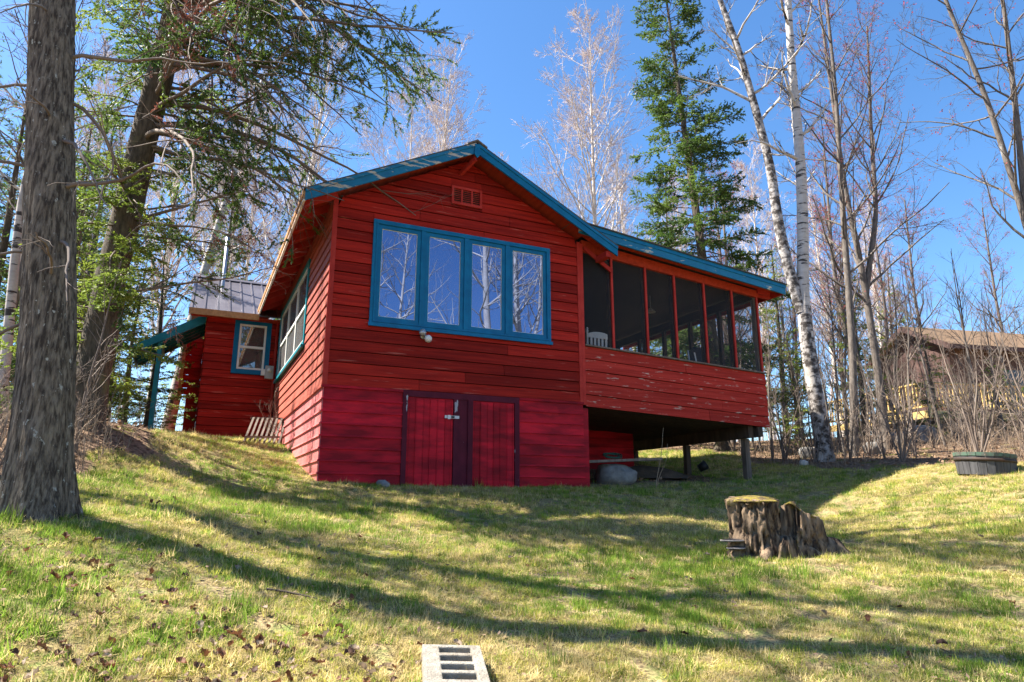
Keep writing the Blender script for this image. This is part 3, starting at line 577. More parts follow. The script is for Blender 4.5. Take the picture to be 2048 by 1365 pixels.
def bare_tree(name, label, cat, ctrl, r0, r1, bark, twig, group=None, n1=22, t0=.3, l1=2.6, el=(25, 60), lv=(7, 5, 4), up=.05, rmin=.004, buds=0, n=12, bend=.0, base=None, flare=.35, wig=.10, extra=(), fr=3.):
    path = spline(ctrl, 40); m = len(path); rad = np.linspace(r0, r1, m) ** 1.0
    T = thing(name, tuple(path[0]), label, cat, group)
    V, F = trunk_mesh(path, rad, n, flare, .05, fr, random.randint(0, 50)); tr = npobj('trunk', V, F, bark, T, True)
    if base:
        k = np.searchsorted(path[:, 2], path[0, 2] + 4.3); V, F = trunk_mesh(path[:k], (rad[:k] + .006) * np.linspace(1.02, .985, k), n * 2, flare, .10, 5., 9); npobj('bark_base', V, F, M['birchbase'], T, True)
    stems = [(path, rad)]
    for ec, e0, e1 in extra:
        p2 = spline(ec, 30); q2 = np.linspace(e0, e1, 30); V, F = trunk_mesh(p2, q2, n, 0, .05, fr, 5); npobj('stem', V, F, M['birchbase'] if base else bark, T, True); stems.append((p2, q2))
    Ps, Rs, Ls = [], [], []
    for p, q in stems:
        k = n1; t = np.linspace(t0, .99, k) + rng.uniform(-.02, .02, k); t = np.clip(t, 0, .995)
        f = t * (len(p) - 1); i = np.minimum(f.astype(int), len(p) - 2); S0 = p[i] + (p[i + 1] - p[i]) * (f - i)[:, None]
        az = np.arange(k) * 2.4 + rng.uniform(0, .8, k); e = np.radians(rng.uniform(el[0], el[1], k))
        D = np.c_[np.cos(az) * np.cos(e), np.sin(az) * np.cos(e), np.sin(e)]; L = l1 * rng.uniform(.6, 1.2, k) * (1.15 - .75 * t)
        Pk = grow(S0, D, L, 10, wig, up); rk_ = np.minimum(np.interp(t, np.linspace(0, 1, len(q)), q) * .45, .06)
        Ps.append(Pk); Rs.append(rk_[:, None] * np.linspace(1, .25, 10)[None]); Ls.append(L)
    P1 = np.concatenate(Ps); R1 = np.maximum(np.concatenate(Rs), rmin); L1 = np.concatenate(Ls)
    P2, R2, L2 = children(P1, R1, L1, lv[0], .15, .45, .75, 7, wig, up, rmin)
    V, F = join([tubes(list(P1), list(R1), 5), tubes(list(P2), list(R2), 4)]); npobj('branches', V, F, bark if twig is None else (bark if bark is not M['bark1'] else twig), T, True)
    P3, R3, L3 = children(P2, R2, L2, lv[1], .15, .5, .7, 5, wig * 1.2, up, rmin * .8); tw = [tubes(list(P3), list(R3), 3)]; Pe = P3
    if lv[2]:
        P4, R4, L4 = children(P3, R3, np.maximum(L3, .18), lv[2], .2, .6, .6, 3, wig, up, rmin * .65); tw.append(tubes(list(P4), list(R4), 3)); Pe = P4
    V, F = join(tw); npobj('twigs', V, F, twig or bark, T)
    if buds:
        e = Pe[:, -1]; e = e[rng.random(len(e)) < buds]; e = np.repeat(e, 3, 0) + rng.normal(0, .03, (len(e) * 3, 3)); A = unit(rng.normal(0, 1, e.shape)) * .05; W = unit(rng.normal(0, 1, e.shape)) * .018
        V, F = leaf_quads(e, A, W); npobj('buds', V, F, M['bud'], T)
    return T
def copytree(o, loc, rotz, scale, label=None, parent=None):
    c = o.copy(); COL.objects.link(c); c.parent = parent
    if parent is None:
        c.location = loc; c.rotation_euler = (0, 0, rotz); c.scale = (scale,) * 3
        if label: c['label'] = label
    for ch in o.children:
        k = copytree(ch, None, 0, 1, None, c); k.matrix_parent_inverse = ch.matrix_parent_inverse.copy()
    return c
def needles(S0, D0, L0, dens, ln, wd, spread=.45):
    k = np.maximum((L0 / dens).astype(int), 2); par = np.repeat(np.arange(len(S0)), k); t = rng.uniform(.05, 1, len(par))[:, None]
    d = unit(D0)[par]; B = S0[par] + d * L0[par][:, None] * t; A = unit(d + rng.normal(0, spread, (len(par), 3))) * (ln * rng.uniform(.7, 1.3, (len(par), 1)))
    W = unit(np.cross(A, rng.normal(0, 1, A.shape) + np.array([0, 0, 1.2]))) * wd; return leaf_quads(B, A, W)
def sprays(P, Rr, L, t0, step, blen, dens, ln, wd, droop=.12, keep=1.):
    """flat side twigs with needles along every branch"""
    Ss, Ds, Ll = [], [], []
    K = len(P); ns = np.maximum(((1 - t0) * L / step).astype(int), 1); par = np.repeat(np.arange(K), ns * 2); t = rng.uniform(t0, 1, len(par))
    p, tan, r = sample_on(P, Rr, par, t); sd_ = unit(np.cross(tan, np.array([0, 0, 1.]))) * np.where(rng.random(len(par)) < .5, 1, -1)[:, None]
    D = unit(sd_ * .85 + tan * .7 + rng.normal(0, .2, p.shape) - np.array([0, 0, droop])); Lb = blen * (1.25 - .75 * t) * rng.uniform(.5, 1.2, len(par)) * np.clip(L[par] / 1.5, .4, 1.3)
    k = rng.random(len(par)) < keep
    return needles(p[k], D[k], Lb[k], dens, ln, wd), (p[k], D[k], Lb[k])
def conifer(name, label, ctrl, r0, h0, lmax, foliage, bark, group=None, spacing=.32, per=5, skip=.2, prof=None, t0=.25, dens=.035, ln=.075, wd=.011, blen=.42, step=.10, keep=1., el=(-5, 22), n=12):
    path = spline(ctrl, 40); H = path[-1, 2] - path[0, 2]; rad = np.linspace(r0, .015, 40); T = thing(name, tuple(path[0]), label, 'tree', group)
    V, F = trunk_mesh(path, rad, n, .35, .05, 4, 3); npobj('trunk', V, F, bark, T, True)
    hs = np.arange(h0, H - .15, spacing); S0, D0, L0 = [], [], []
    for h in hs:
        f = h / H; ll = lmax * (prof(f) if prof else (1 - f) ** .8 * min(1, .5 + f * 2.2))
        for j in range(per):
            if rng.random() < skip: continue
            az = rng.uniform(0, 6.283); e = R(rng.uniform(*el) + 25 * f); i = f * 39
            c = path[int(i)] + (path[min(int(i) + 1, 39)] - path[int(i)]) * (i - int(i)); c = c + np.array([0, 0, rng.uniform(-.12, .12)])
            S0.append(c); D0.append((math.cos(az) * math.cos(e), math.sin(az) * math.cos(e), math.sin(e))); L0.append(max(.15, ll * rng.uniform(.55, 1.15)))
    S0, D0, L0 = np.array(S0), np.array(D0), np.array(L0)
    P = grow(S0, D0, L0, 8, .05, -.01, .07); Rr = (.006 + .009 * L0)[:, None] * np.linspace(1, .25, 8)[None]
    (V1, F1), (bp, bd, bl) = sprays(P, Rr, L0, t0, step, blen, dens, ln, wd, keep=keep)
    tw = np.stack([bp, bp + bd * bl[:, None] * .9], 1); sel = rng.random(len(tw)) < .6
    V, F = join([tubes(list(P), list(Rr), 4), tubes(list(tw[sel]), [np.array([.004, .002])] * int(sel.sum()), 3)]); npobj('branches', V, F, M['twig'], T)
    npobj('foliage', V1, F1, foliage, T); return T
def at(lat, d, dz=0): x, y = ld(lat, d); return (x, y, gz(x, y) + dz)
def pd(lat, d, z): x, y = ld(lat, d); return (x, y, z)

# ---------------------------------------------------------------- trees left of the cabin
T1 = thing('spruce_tree', at(-3.35, 5), 'thick furrowed grey trunk with dead snags at the lawn edge', 'tree')
path = spline([at(-3.36, 5, -.25), pd(-3.49, 5.02, -.75), pd(-3.64, 5.03, .2), pd(-3.96, 5.05, 2.3), pd(-4.4, 5.1, 6), pd(-5.0, 5.2, 13)], 260)
rad = np.interp(path[:, 2], [-2.2, -1.5, 0, 2.3, 13], [.20, .182, .172, .158, .04])
V, F = tubes([path], [rad], 84); Cc = np.repeat(path, 84, 0); o = V - Cc; h = path[:, 2].repeat(84) - path[0, 2]; ang = np.tile(np.arange(84) * 2 * math.pi / 84, 260)
Q = np.c_[np.cos(ang) * 1.0, np.sin(ang) * 1.0, V[:, 2] * .42]; rid = 1 - np.abs(vnoise(Q, 9.5, 2)) ; rid2 = 1 - np.abs(vnoise(Q, 19, 5))
fl = 1 + np.exp(-h / .30) * (.55 + .25 * np.sin(ang * 4 + 1) + .15 * np.sin(ang * 7)) + .05 * vnoise(np.c_[Q[:, :2], V[:, 2]], 1.6, 8)
V = Cc + o * (fl * (1 + .10 * (rid - .6) + .05 * (rid2 - .6)))[:, None]; npobj('trunk', V, F, M['bark1'], T1, True)
def tpos(z): i = np.argmin(np.abs(path[:, 2] - z)); return path[i]
L3 = np.array([LAT[0], LAT[1], 0]); F3 = np.array([FWD[0], FWD[1], 0])
sn = [(.55, (1, -.3, .25), 1.5, -.10), (.75, (-1, -.3, .45), .9, -.15), (1.5, (-1, -.2, .1), .8, .02), (.1, (.9, -.5, -.25), 1.0, -.06), (-.2, (.6, -.8, .35), .75, -.1), (1.15, (.5, -.9, .1), .6, -.3), (-.55, (-.9, -.4, -.35), .8, .1), (1.8, (.9, .2, .25), 1.4, -.12), (.95, (.9, -.4, .1), 1.1, -.12), (2.1, (.3, -.8, -.2), .7, -.1), (-.05, (-.7, -.6, .5), .6, -.3), (1.35, (1, .3, -.1), 1.2, -.04)]
S0 = np.array([tpos(z) + (L3 * a[0] + F3 * a[1]) * .13 for z, a, l, u in sn]); D0 = np.array([L3 * a[0] + F3 * a[1] + np.array([0, 0, a[2]]) for z, a, l, u in sn]); L0 = np.array([l for z, a, l, u in sn])
P1 = grow(S0, D0, L0, 12, .16, -.09); R1 = (.009 + .006 * L0)[:, None] * np.linspace(1, .25, 12)[None]
P2, R2, _ = children(P1, R1, L0, 4, .3, .4, .8, 7, .15, -.04, .003)
V, F = join([tubes(list(P1), list(R1), 6), tubes(list(P2), list(R2), 4)]); npobj('dead_branches', V, F, M['twig'], T1, True)
hs = rng.uniform(4.5, 12.5, 60); S0 = np.array([tpos(z) for z in hs]); az = rng.uniform(0, 6.28, 60); D0 = np.c_[np.cos(az), np.sin(az), rng.uniform(-.1, .3, 60)]; L0 = (2.6 - .17 * (hs - 4.5)) * rng.uniform(.6, 1.1, 60)
P1 = grow(S0, D0, L0, 8, .06, -.01); R1 = (.01 + .008 * L0)[:, None] * np.linspace(1, .25, 8)[None]; V, F = tubes(list(P1), list(R1), 4); npobj('branches', V, F, M['twig'], T1)
(V, F), _ = sprays(P1, R1, L0, .35, .11, .4, .05, .08, .014); npobj('foliage', V, F, M['fir'], T1)

T2 = thing('fir_tree', at(-6.05, 10.1), 'big leaning fir with long drooping half-bare limbs reaching over the cabin roof', 'tree')
path = spline([at(-6.35, 10.1, -.3), pd(-6.3, 10.1, .5), pd(-6.15, 10.1, 2.4), pd(-5.75, 10.05, 6.2), pd(-5.5, 10, 9), pd(-5.3, 10, 14)], 120)
rad = np.interp(path[:, 2], [-1, 1, 6.5, 14], [.27, .225, .185, .03]); V, F = trunk_mesh(path, rad, 28, .35, .10, 6, 4, .35); npobj('trunk', V, F, M['bark2'], T2, True)
def limbs(n, z0, z1, azr, l0, l1, el, droop, seed):
    z = rng.uniform(z0, z1, n); S0 = np.array([tpos(q) for q in z]); a = np.radians(rng.uniform(azr[0], azr[1], n)); e = np.radians(rng.uniform(*el, n))
    D = (np.cos(a)[:, None] * L3 + np.sin(a)[:, None] * F3) * np.cos(e)[:, None] + np.sin(e)[:, None] * np.array([0, 0, 1]); L = rng.uniform(l0, l1, n)
    return grow(S0, D, L, 14, .07, -droop), (.010 + .0075 * L)[:, None] * np.linspace(1, .16, 14)[None], L
# long limbs swept towards the cabin
PA, RA, LA = limbs(46, 3.4, 9.8, (-62, 34), 2.8, 5.4, (-16, 16), .052, 1)
PB, RB, LB = limbs(20, 1.2, 5.5, (-80, 40), 1.2, 2.8, (-10, 25), .03, 2)
P2, R2, L2 = children(np.concatenate([PA, PB]), np.concatenate([RA, RB]), np.concatenate([LA, LB]), 10, .18, .34, .7, 8, .09, -.05, .0035)
P3, R3, L3_ = children(P2, R2, L2, 6, .1, .5, .7, 5, .12, -.06, .0024)
V, F = join([tubes(list(PA), list(RA), 6), tubes(list(PB), list(RB), 6), tubes(list(P2), list(R2), 4)]); npobj('branches', V, F, M['twig'], T2, True)
V, F = tubes(list(P3), list(R3), 3); npobj('twigs', V, F, M['twig'], T2)
tip = P3[:, -1]; tl = (tip - CAM) @ np.r_[LAT, 0]; keepg = ((tip[:, 2] > 3.9) & (tl > -4.2) & (vnoise(tip, 1.1, 21) > -.1) & (tip[:, 2] > 4.4)) | (vnoise(tip, 1.3, 33) > .12)
g = (rng.random(len(P3)) < .95) & ~((tl > -3.3) & (tip[:, 2] < 4.6))
a = P3[keepg & g]; (V, F) = needles(a[:, 0], a[:, -1] - a[:, 0], np.linalg.norm(a[:, -1] - a[:, 0], axis=1) * 1.1, .0085, .062, .010, .5); npobj('foliage', V, F, M['fir'], T2)
rs = (~keepg) & (tl < -3.4) & (vnoise(P3[:, -1], .9, 44) > .25); a = P3[rs]; (V, F) = needles(a[:, 0], a[:, -1] - a[:, 0], np.linalg.norm(a[:, -1] - a[:, 0], axis=1), .014, .04, .006, .6); npobj('dead_needles', V, F, M['rust'], T2)
PC, RC, LC = limbs(90, -.2, 7.5, (0, 360), .7, 1.7, (-15, 20), .02, 3)
V, F = tubes(list(PC), list(RC), 4); npobj('branches', V, F, M['twig'], T2); (V, F), _ = sprays(PC, RC, LC, .2, .055, .38, .012, .055, .010, keep=.95); npobj('foliage', V, F, M['fir2'], T2)

G_FIR = 'young firs behind the leaning fir'
def fir(lat, d, h, lmax, label, m='fir2', **k):
    b = at(lat, d, -.1); return conifer('fir_tree', label, [b, (b[0] + .1, b[1], b[2] + h * .5), (b[0] + rng.uniform(-.2, .2), b[1], b[2] + h)], .035 + h * .012, .3, lmax, M[m], M['bark2'], None, spacing=.26, per=5, skip=.15, dens=.024, ln=.072, wd=.0145, step=.07, **k)
fir(-8.95, 14.3, 6.2, 1.5, 'young bright green fir standing between the leaning fir and the wood')
fir(-8.6, 12.6, 5.2, 1.6, 'young fir half hidden behind the leaning fir trunk', 'fir2')
fir(-10.4, 13.0, 7.5, 1.9, 'tall dense fir left of the furrowed trunk', 'fir')
fir(-7.6, 9.3, 1.5, .9, 'low fir sapling at the foot of the furrowed trunk', 'fir2')
fir(-9.4, 21, 8.5, 2.0, 'fir standing behind the entry canopy', 'fir')
FD = fir(-14.5, 19, 11, 2.4, 'dark fir deep in the wood beyond the furrowed trunk', 'fir')
FB = fir(-11.0, 16.5, 6.5, 1.8, 'bright bushy fir between the furrowed trunk and the far dark fir', 'fir2')
GF = 'firs in the wood beyond the leaning fir'
for k, (lat, d, s) in enumerate([(-9.9, 18.5, .8), (-13.2, 15.2, .9), (-12.5, 22, .9), (-8.2, 24.5, .9), (-11.5, 10.2, .55), (-17, 24, 1.0), (-6.3, 22.5, .6), (-15.5, 14, .8), (-9.6, 16.2, .62), (-10.0, 14.6, .7), (-9.0, 20.2, .85), (-12.0, 18.5, .9), (-7.6, 19.4, .55)]):
    o = copytree((FB, FD)[k % 2], at(lat, d, -.1), k * 1.9, s, 'green fir in the wood beyond the leaning fir'); o['group'] = GF

# birches and aspens left and behind
def aspen(lat, d, h, r, label, group=None, lean=0., **k):
    b = at(lat, d, -.2); a = dict(n1=26, t0=.32, l1=h * .20, el=(40, 70), lv=(8, 6, 4), up=.07, rmin=.0065, n=9); a.update(k)
    return bare_tree('aspen_tree', label, 'tree', [b, (b[0] + lean * .3, b[1], b[2] + h * .4), (b[0] + lean, b[1], b[2] + h)], r, .02, M['aspen'], M['aspentwig'], group, **a)
A1 = aspen(3.9, 30, 20.5, .17, 'tall white aspen with a dense haze of twigs rising between cabin roof and spruce', l1=6.8, n1=60, t0=.16, el=(35, 68), lv=(8, 6, 4), rmin=.0095)
A2 = aspen(-4.0, 31, 19.5, .15, 'slender white aspen rising behind the cabin ridge', lean=.9, l1=5.8, n1=48, t0=.25, el=(38, 70), lv=(8, 5, 4), rmin=.0095)
A3 = aspen(-8.4, 24, 17, .16, 'white aspen stem behind the drooping fir limbs', lean=1.2, l1=4.2, n1=40, el=(45, 72), lv=(7, 5, 4), rmin=.0085)
b1 = at(-10.6, 21, -.2)
bare_tree('birch_tree', 'white birch leaning behind the entry canopy and young fir', 'tree', [b1, (b1[0] + .5, b1[1], b1[2] + 5), (b1[0] + 1.8, b1[1], b1[2] + 13)], .19, .05, M['birch'], M['aspentwig'], n1=18, t0=.4, l1=2.6, lv=(6, 5, 3))
b1 = at(-8.55, 11.4, -.2)
bare_tree('birch_tree', 'thin white birch stem beside the furrowed trunk', 'tree', [b1, (b1[0] - .25, b1[1], b1[2] + 4), (b1[0] + .1, b1[1], b1[2] + 11)], .09, .03, M['birch'], M['aspentwig'], n1=16, t0=.35, l1=1.8, lv=(6, 4, 3))
GA = 'bare aspens in the wood behind the cabin'; LA_ = 'bare pale aspen in the wood behind the cabin'
for lat, d, s, rz in ((-12, 27, .95, 1), (-6.2, 38, 1.05, 2.2), (-16, 30, 1, 3.1), (-1.5, 42, .95, .7), (-22, 34, 1.1, 4), (-10, 45, 1.1, 5.1), (7.2, 38, 1.0, 1.7), (16, 42, .9, 2.6), (21, 38, .85, .3), (12, 45, .95, 3.7), (-18, 44, 1.1, 5.6), (26, 46, .9, 1.2), (-5.0, 47, 1.1, 2.9)):
    o = copytree((A1, A2, A3)[int(rz * 7) % 3], at(lat, d, -.2), rz, s, LA_); o['group'] = GA
copytree(A3, at(17.4, 36, -.2), 1.1, .85, 'pale aspen above the brown cabin roof')
copytree(FD, at(.15, 41, -.2), .7, 1.5, 'spruce tip showing above the cabin roof beside the aspens')

# ---------------------------------------------------------------- trees right of the cabin
b = at(6.75, 22, -.2)
conifer('spruce_tree', 'tall green spruce with a bare-limbed trunk rising behind the porch roof', [b, pd(6.6, 22, 4.4), pd(6.45, 22, 6.9), pd(6.1, 22, 11.9), pd(5.8, 22, 16.5), pd(5.65, 22, 18.5)], .23, 1.6, 2.9, M['fir'], M['bark2'], None, spacing=.30, per=6, skip=.24, dens=.023, ln=.09, wd=.02, blen=.5, step=.06, t0=.36, el=(-18, 12), prof=lambda f: .98 - .62 * f if f < .93 else .3)
b = at(7.72, 17, -.25)
bare_tree('birch_tree', 'big twin-stemmed white birch beside the porch roof end', 'tree', [b, pd(7.62, 17, .6), pd(7.5, 17, 3.0), pd(7.7, 17, 4.6), pd(7.88, 17, 7.1), pd(7.92, 17, 10.7), pd(8.05, 17, 13), pd(8.3, 17, 17)], .19, .06, M['birch'], M['twigdark'], n1=20, t0=.42, l1=2.7, el=(20, 65), lv=(6, 5, 3), n=18, rmin=.005,
          base=1, extra=[([pd(7.5, 17, 2.9), pd(7.22, 17, 4.2), pd(7.08, 17, 5.6), pd(7.05, 17, 7.1), pd(6.4, 17, 11), pd(5.95, 17, 12.5), pd(5.6, 17, 16)], .15, .045)])
def maple(lat, d, pts, r0, label, **k):
    b = at(lat, d, -.2); a = dict(n1=24, t0=.26, l1=3.4, el=(30, 65), lv=(7, 5, 3), up=.06, rmin=.0045, buds=.2, n=12); a.update(k)
    return bare_tree('maple_tree', label, 'tree', [b] + [pd(*q) for q in pts], r0, .03, M['bark3'], M['twigred'], None, **a)
maple(8.9, 18, [(9.2, 18, 2), (9.4, 18, 6.5), (9.6, 18, 10), (9.7, 18, 15)], .11, 'slim budding red maple next to the twin birch')
maple(10.35, 19, [(10.35, 19, 2.2), (10.25, 19, 5), (10.05, 19, 7.3), (9.95, 19, 14)], .12, 'forked red maple with pink buds in front of the brown cabin', lv=(6, 5, 2), extra=[([pd(10.28, 19, 4.0), pd(10.9, 19, 6.5), pd(11.2, 19.2, 9.5), pd(11.4, 19, 13)], .09, .025)])
MB = maple(12.6, 25, [(12.7, 25, 3), (12.4, 25, 7), (12.6, 25, 12.5)], .11, 'thin budding maple standing behind the forked maple', lv=(7, 6, 3), n1=30, t0=.15)
GM = 'budding trees in the wood beside the brown cabin'
for k, (lat, d, s) in enumerate([(9.0, 27, .95), (14.8, 30, 1.0), (7.6, 31, 1.05), (17.5, 31, .95), (10.6, 33, 1.1), (20.5, 33, 1.0), (12.3, 29, .8), (23, 31, .9)]):
    o = copytree(MB, at(lat, d, -.2), k * 2.3 + 1, s, 'bare budding tree in the wood beside the brown cabin'); o['group'] = GM
b = at(10.8, 13.2, -.2)
bare_tree('maple_tree', 'bare dark maple leaning in over the barrel planter', 'tree', [b, pd(10.75, 13.1, 1.5), pd(10.45, 13, 4), pd(10.15, 13, 6.5), pd(9.6, 13, 9), pd(9.2, 13, 12)], .085, .025, M['bark3'], M['twigdark'], None, n1=22, t0=.3, l1=3.0, el=(5, 60), lv=(6, 4, 3), up=.03, rmin=.004, buds=.12, extra=[([pd(10.5, 13, 3.6), pd(10.7, 13, 6), pd(10.9, 13, 9), pd(10.7, 13, 12)], .07, .02)])
for lat, d, h, lm, lb in ((6.3, 25.5, 8.5, 2.0, 'fir seen through the porch screens'), (11.6, 22.5, 6.3, 1.7, 'young fir between the red maples and the brown cabin'), (8.3, 20, 3.6, 1.3, 'small fir behind the foot of the twin birch'), (14.6, 20.5, 2.7, 1.1, 'small fir in front of the brown cabin deck'), (12.9, 20.8, 3.6, 1.3, 'bushy fir covering the corner of the brown cabin deck'), (9.6, 24, 7.5, 1.8, 'fir between twin birch and slim maple'), (4.6, 27, 8, 2, 'fir behind the porch corner')) :
    fir(lat, d, h, lm, lb, 'fir2')
copytree(FB, at(19, 33, -.2), 2.0, 1.3, 'yellow green fir behind the brown cabin roof')
# thin saplings on the bank: two kinds, copied
def sapling(lat, d, h, m, label, group, multi=1):
    b = np.array(at(lat, d, -.1)); T = thing('sapling', tuple(b), label, 'sapling', group); Pm = grow(np.repeat(b[None], multi, 0), np.c_[rng.normal(0, .22 if multi > 1 else .05, (multi, 2)), np.ones(multi)], np.full(multi, h) * rng.uniform(.7, 1, multi), 14, .045, .02)
    Rm = (.006 + .0058 * h) * np.linspace(1, .15, 14)[None] * np.ones((multi, 1)); V, F = tubes(list(Pm), list(Rm), 6); npobj('stems' if multi > 1 else 'stem', V, F, M['bark3'] if m is None else m, T, True)
    P2, R2, L2 = children(Pm, Rm, np.full(multi, h), 16 if multi == 1 else 9, .2, .26, .7, 6, .1, .05, .003); P3, R3, L3_ = children(P2, R2, L2, 5, .15, .5, .6, 4, .1, .03, .0022)
    V, F = join([tubes(list(P2), list(R2), 3), tubes(list(P3), list(R3), 3)]); npobj('twigs', V, F, M['twig'], T); return T
GS = 'thin bare saplings on the bank beside the porch'; LS = 'thin bare grey sapling on the leafy bank beside the porch'
sA = sapling(7.0, 18.6, 5.5, None, LS, GS); sB = sapling(8.2, 19.4, 4.3, None, LS, GS)
for k, (lat, d, s) in enumerate([(6.6, 19.8, 1.05), (7.5, 20.8, 1.1), (8.5, 17.6, .8), (9.4, 16.6, .9), (9.9, 17.2, 1.0), (10.9, 17.8, .9), (11.6, 18.4, 1.1), (12.4, 19.3, 1.0), (9.7, 20.5, 1.2), (7.1, 23, 1.2), (13.4, 18.6, .9), (6.9, 17.6, .7), (8.8, 18.9, .9), (9.2, 22, 1.3), (10.2, 21, 1.2), (11.2, 16.4, .8), (12.9, 17.2, .9), (14.2, 17, 1.0), (7.8, 22.4, 1.2), (8.1, 25, 1.4), (13.9, 20, 1.2), (15.2, 18.4, 1.0), (10.0, 18.9, .8), (7.3, 19.3, .9), (8.0, 20.2, 1.1), (9.1, 19.6, 1.0), (10.6, 19.9, 1.2), (11.9, 21.3, 1.2), (12.6, 22.5, 1.3), (6.9, 21.4, 1.2), (9.9, 23.3, 1.4), (11.0, 24, 1.3), (14.8, 22, 1.2), (16.2, 21, 1.2)]):
    copytree((sA, sB)[k % 2], at(lat, d, -.1), k * 1.3, s)
GB = 'many-stemmed bare shrubs by the barrel planter'; LB_ = 'bare many-stemmed shrub on the bank by the barrel planter'
bA = sapling(9.4, 13.9, 3.4, M['twig'], LB_, GB, 6); bB = sapling(10.6, 13.7, 3.9, M['twig'], LB_, GB, 5)
for k, (lat, d, s) in enumerate([(8.4, 14.9, .8), (11.7, 14.2, .7), (10.4, 15.4, .7), (9.3, 15.9, .8), (11.3, 16.9, .7), (8.0, 16.4, .6), (7.4, 16.9, .7), (8.7, 16.1, .65), (9.8, 14.8, .6), (10.9, 14.7, .7), (9.0, 17.4, .8), (12.6, 16.7, .6), (7.2, 18.2, .8), (11.9, 18.3, .6)]): copytree((bA, bB)[k % 2], at(lat, d, -.1), k * 1.7 + .5, s)
GL = 'bare bramble stems at the foot of the furrowed trunk'; LL = 'bare bramble clump beside the furrowed trunk'
cA = sapling(-4.75, 6.9, 1.15, M['twig'], LL, GL, 7)
for k, (lat, d, s) in enumerate([(-5.3, 8.0, 1.1), (-4.5, 6.0, .75), (-5.9, 8.6, 1.2), (-5.6, 7.0, 1.0), (-6.3, 7.4, 1.3)]): copytree(cA, at(lat, d, -.05), k * 2.1, s)
sapling(-5.7, 9.0, 3.4, M['twig'], 'tall thin pale stem beside the leaning fir', None)
dw = sapling(-5.32, 15.6, 1.5, M['deadstem'], 'dead weed stalk at the inner corner of the cabin walls', None, 3)
# trees behind the standpoint, mirrored in the gable window
for x, y, r, lb in ((9.3, -14.6, .25, 'forked white birch mirrored in the third pane of the gable window'), (11.0, -15.1, .24, 'white birch mirrored in the last pane of the gable window'), (4.95, -16.6, .24, 'white birch mirrored in the first pane of the gable window')):
    g = gz(x, y); bare_tree('birch_tree', lb, 'tree', [(x, y, g - .2), (x + .1, y, g + 5), (x - .3, y, g + 9), (x - .5, y, g + 16)], r, .05, M['aspen'], M['twigred'], n1=20, t0=.28, l1=4.2, el=(20, 60), lv=(6, 4, 0), extra=[([(x + .05, y, g + 6.3), (x + .8, y, g + 9), (x + 1.2, y - .3, g + 14)], .09, .03)])
# trees upsun of the lawn, standing left of the frame: their shadows lie across the grass
for k, (x, y, h, r) in enumerate([(-7.2, -1.6, 14, .2), (-6.3, -2.2, 14, .2), (-11.5, -.6, 16, .22), (-5.2, 3.6, 10, .08)]):
    g = gz(x, y); bare_tree('maple_tree', ['bare maple beside the lawn, tallest of those whose shadows stripe the grass', 'bare maple standing just outside the furrowed trunk', 'stout bare maple deep in the wood edge', 'thin bare maple whose shadow falls on the sunny side wall'][k], 'tree', [(x, y, g - .2), (x + .2, y, g + h * .5), (x + .1, y, g + h)], r, .03, M['bark3'], M['twig'], None, n1=26, t0=.35, l1=3.0, lv=(7, 6, 0), rmin=.008)
# ---------------------------------------------------------------- far wood
def far_wood():
    pts = []; V_, F_ = [], []
    base = []
    for v in range(4):
        b = np.array([[0, 0, 0.]]); tp = grow(b, np.array([[rng.normal(0, .04), rng.normal(0, .04), 1.]]), np.array([11.]), 10, .02, .02)
        tr = (.11 * np.linspace(1, .1, 10))[None]; P1, R1, L1 = children(tp, tr, np.array([11.]), 26, .25, .22, .7, 5, .1, .06, .012); P2, R2, _ = children(P1, R1, L1, 4, .1, .6, .6, 3, .1, .04, .013)
        base.append(join([tubes(list(tp), list(tr), 4), tubes(list(P1), list(R1), 3), tubes(list(P2), list(R2), 3)]))
    for k in range(95):
        lat = rng.uniform(-75, 75); d = rng.uniform(48, 95); x, y = ld(lat, d); V, F = base[k % 4]; a = rng.uniform(0, 6.28); c, s = math.cos(a), math.sin(a); sc = rng.uniform(.6, 1.0)
        V2 = np.c_[V[:, 0] * c - V[:, 1] * s, V[:, 0] * s + V[:, 1] * c, V[:, 2]] * sc + np.array([x, y, gz(x, y) - .3]); V_.append((V2, F))
    V, F = join(V_); o = npobj('distant_wood', V, F, M['aspentwig']); tag(o, 'far-off bare wood on the skyline behind the cabin', 'wood', kind='stuff')
far_wood()

# ---------------------------------------------------------------- neighbouring brown cabin with deck
e1 = LAT * .976 + FWD * .217; e2 = -LAT * .217 + FWD * .976; O2 = np.array(ld(16.7, 25.3))
def nb(u, v, z): q = O2 + e1 * u + e2 * v; return (float(q[0]), float(q[1]), z)
def nbox(name, u0, u1, v0, v1, z0, z1, m, parent): return hexa(name, [nb(u0, v0, z0), nb(u1, v0, z0), nb(u1, v1, z0), nb(u0, v1, z0), nb(u0, v0, z1), nb(u1, v0, z1), nb(u1, v1, z1), nb(u0, v1, z1)], m, parent)
nc = thing('cabin', nb(3, 0, .4), 'brown stained cabin with tan shingle roof and yellow lumber deck behind the bare trees', 'cabin')
wl_ = nbox('wall', .35, 8.5, .55, .65, .3, 3.95, M['brownwall'], nc)
for k in range(34):
    if 10 <= k <= 15 or 22 <= k <= 27: continue
    nbox('wall_board', .36 + k * .24, .36 + k * .24 + .225, .525 - .008 * (k % 2), .549, .9, 3.93, M['brownwall'], wl_)
for k0, k1 in ((10, 16), (22, 28)):
    wv_ = nbox('window', .36 + k0 * .24, .36 + k1 * .24, .53, .549, 1.2, 3.3, M['brownwall'], nc); nbox('pane', .44 + k0 * .24, .28 + k1 * .24, .52, .529, 1.5, 3.2, M['dimglass'], wv_)
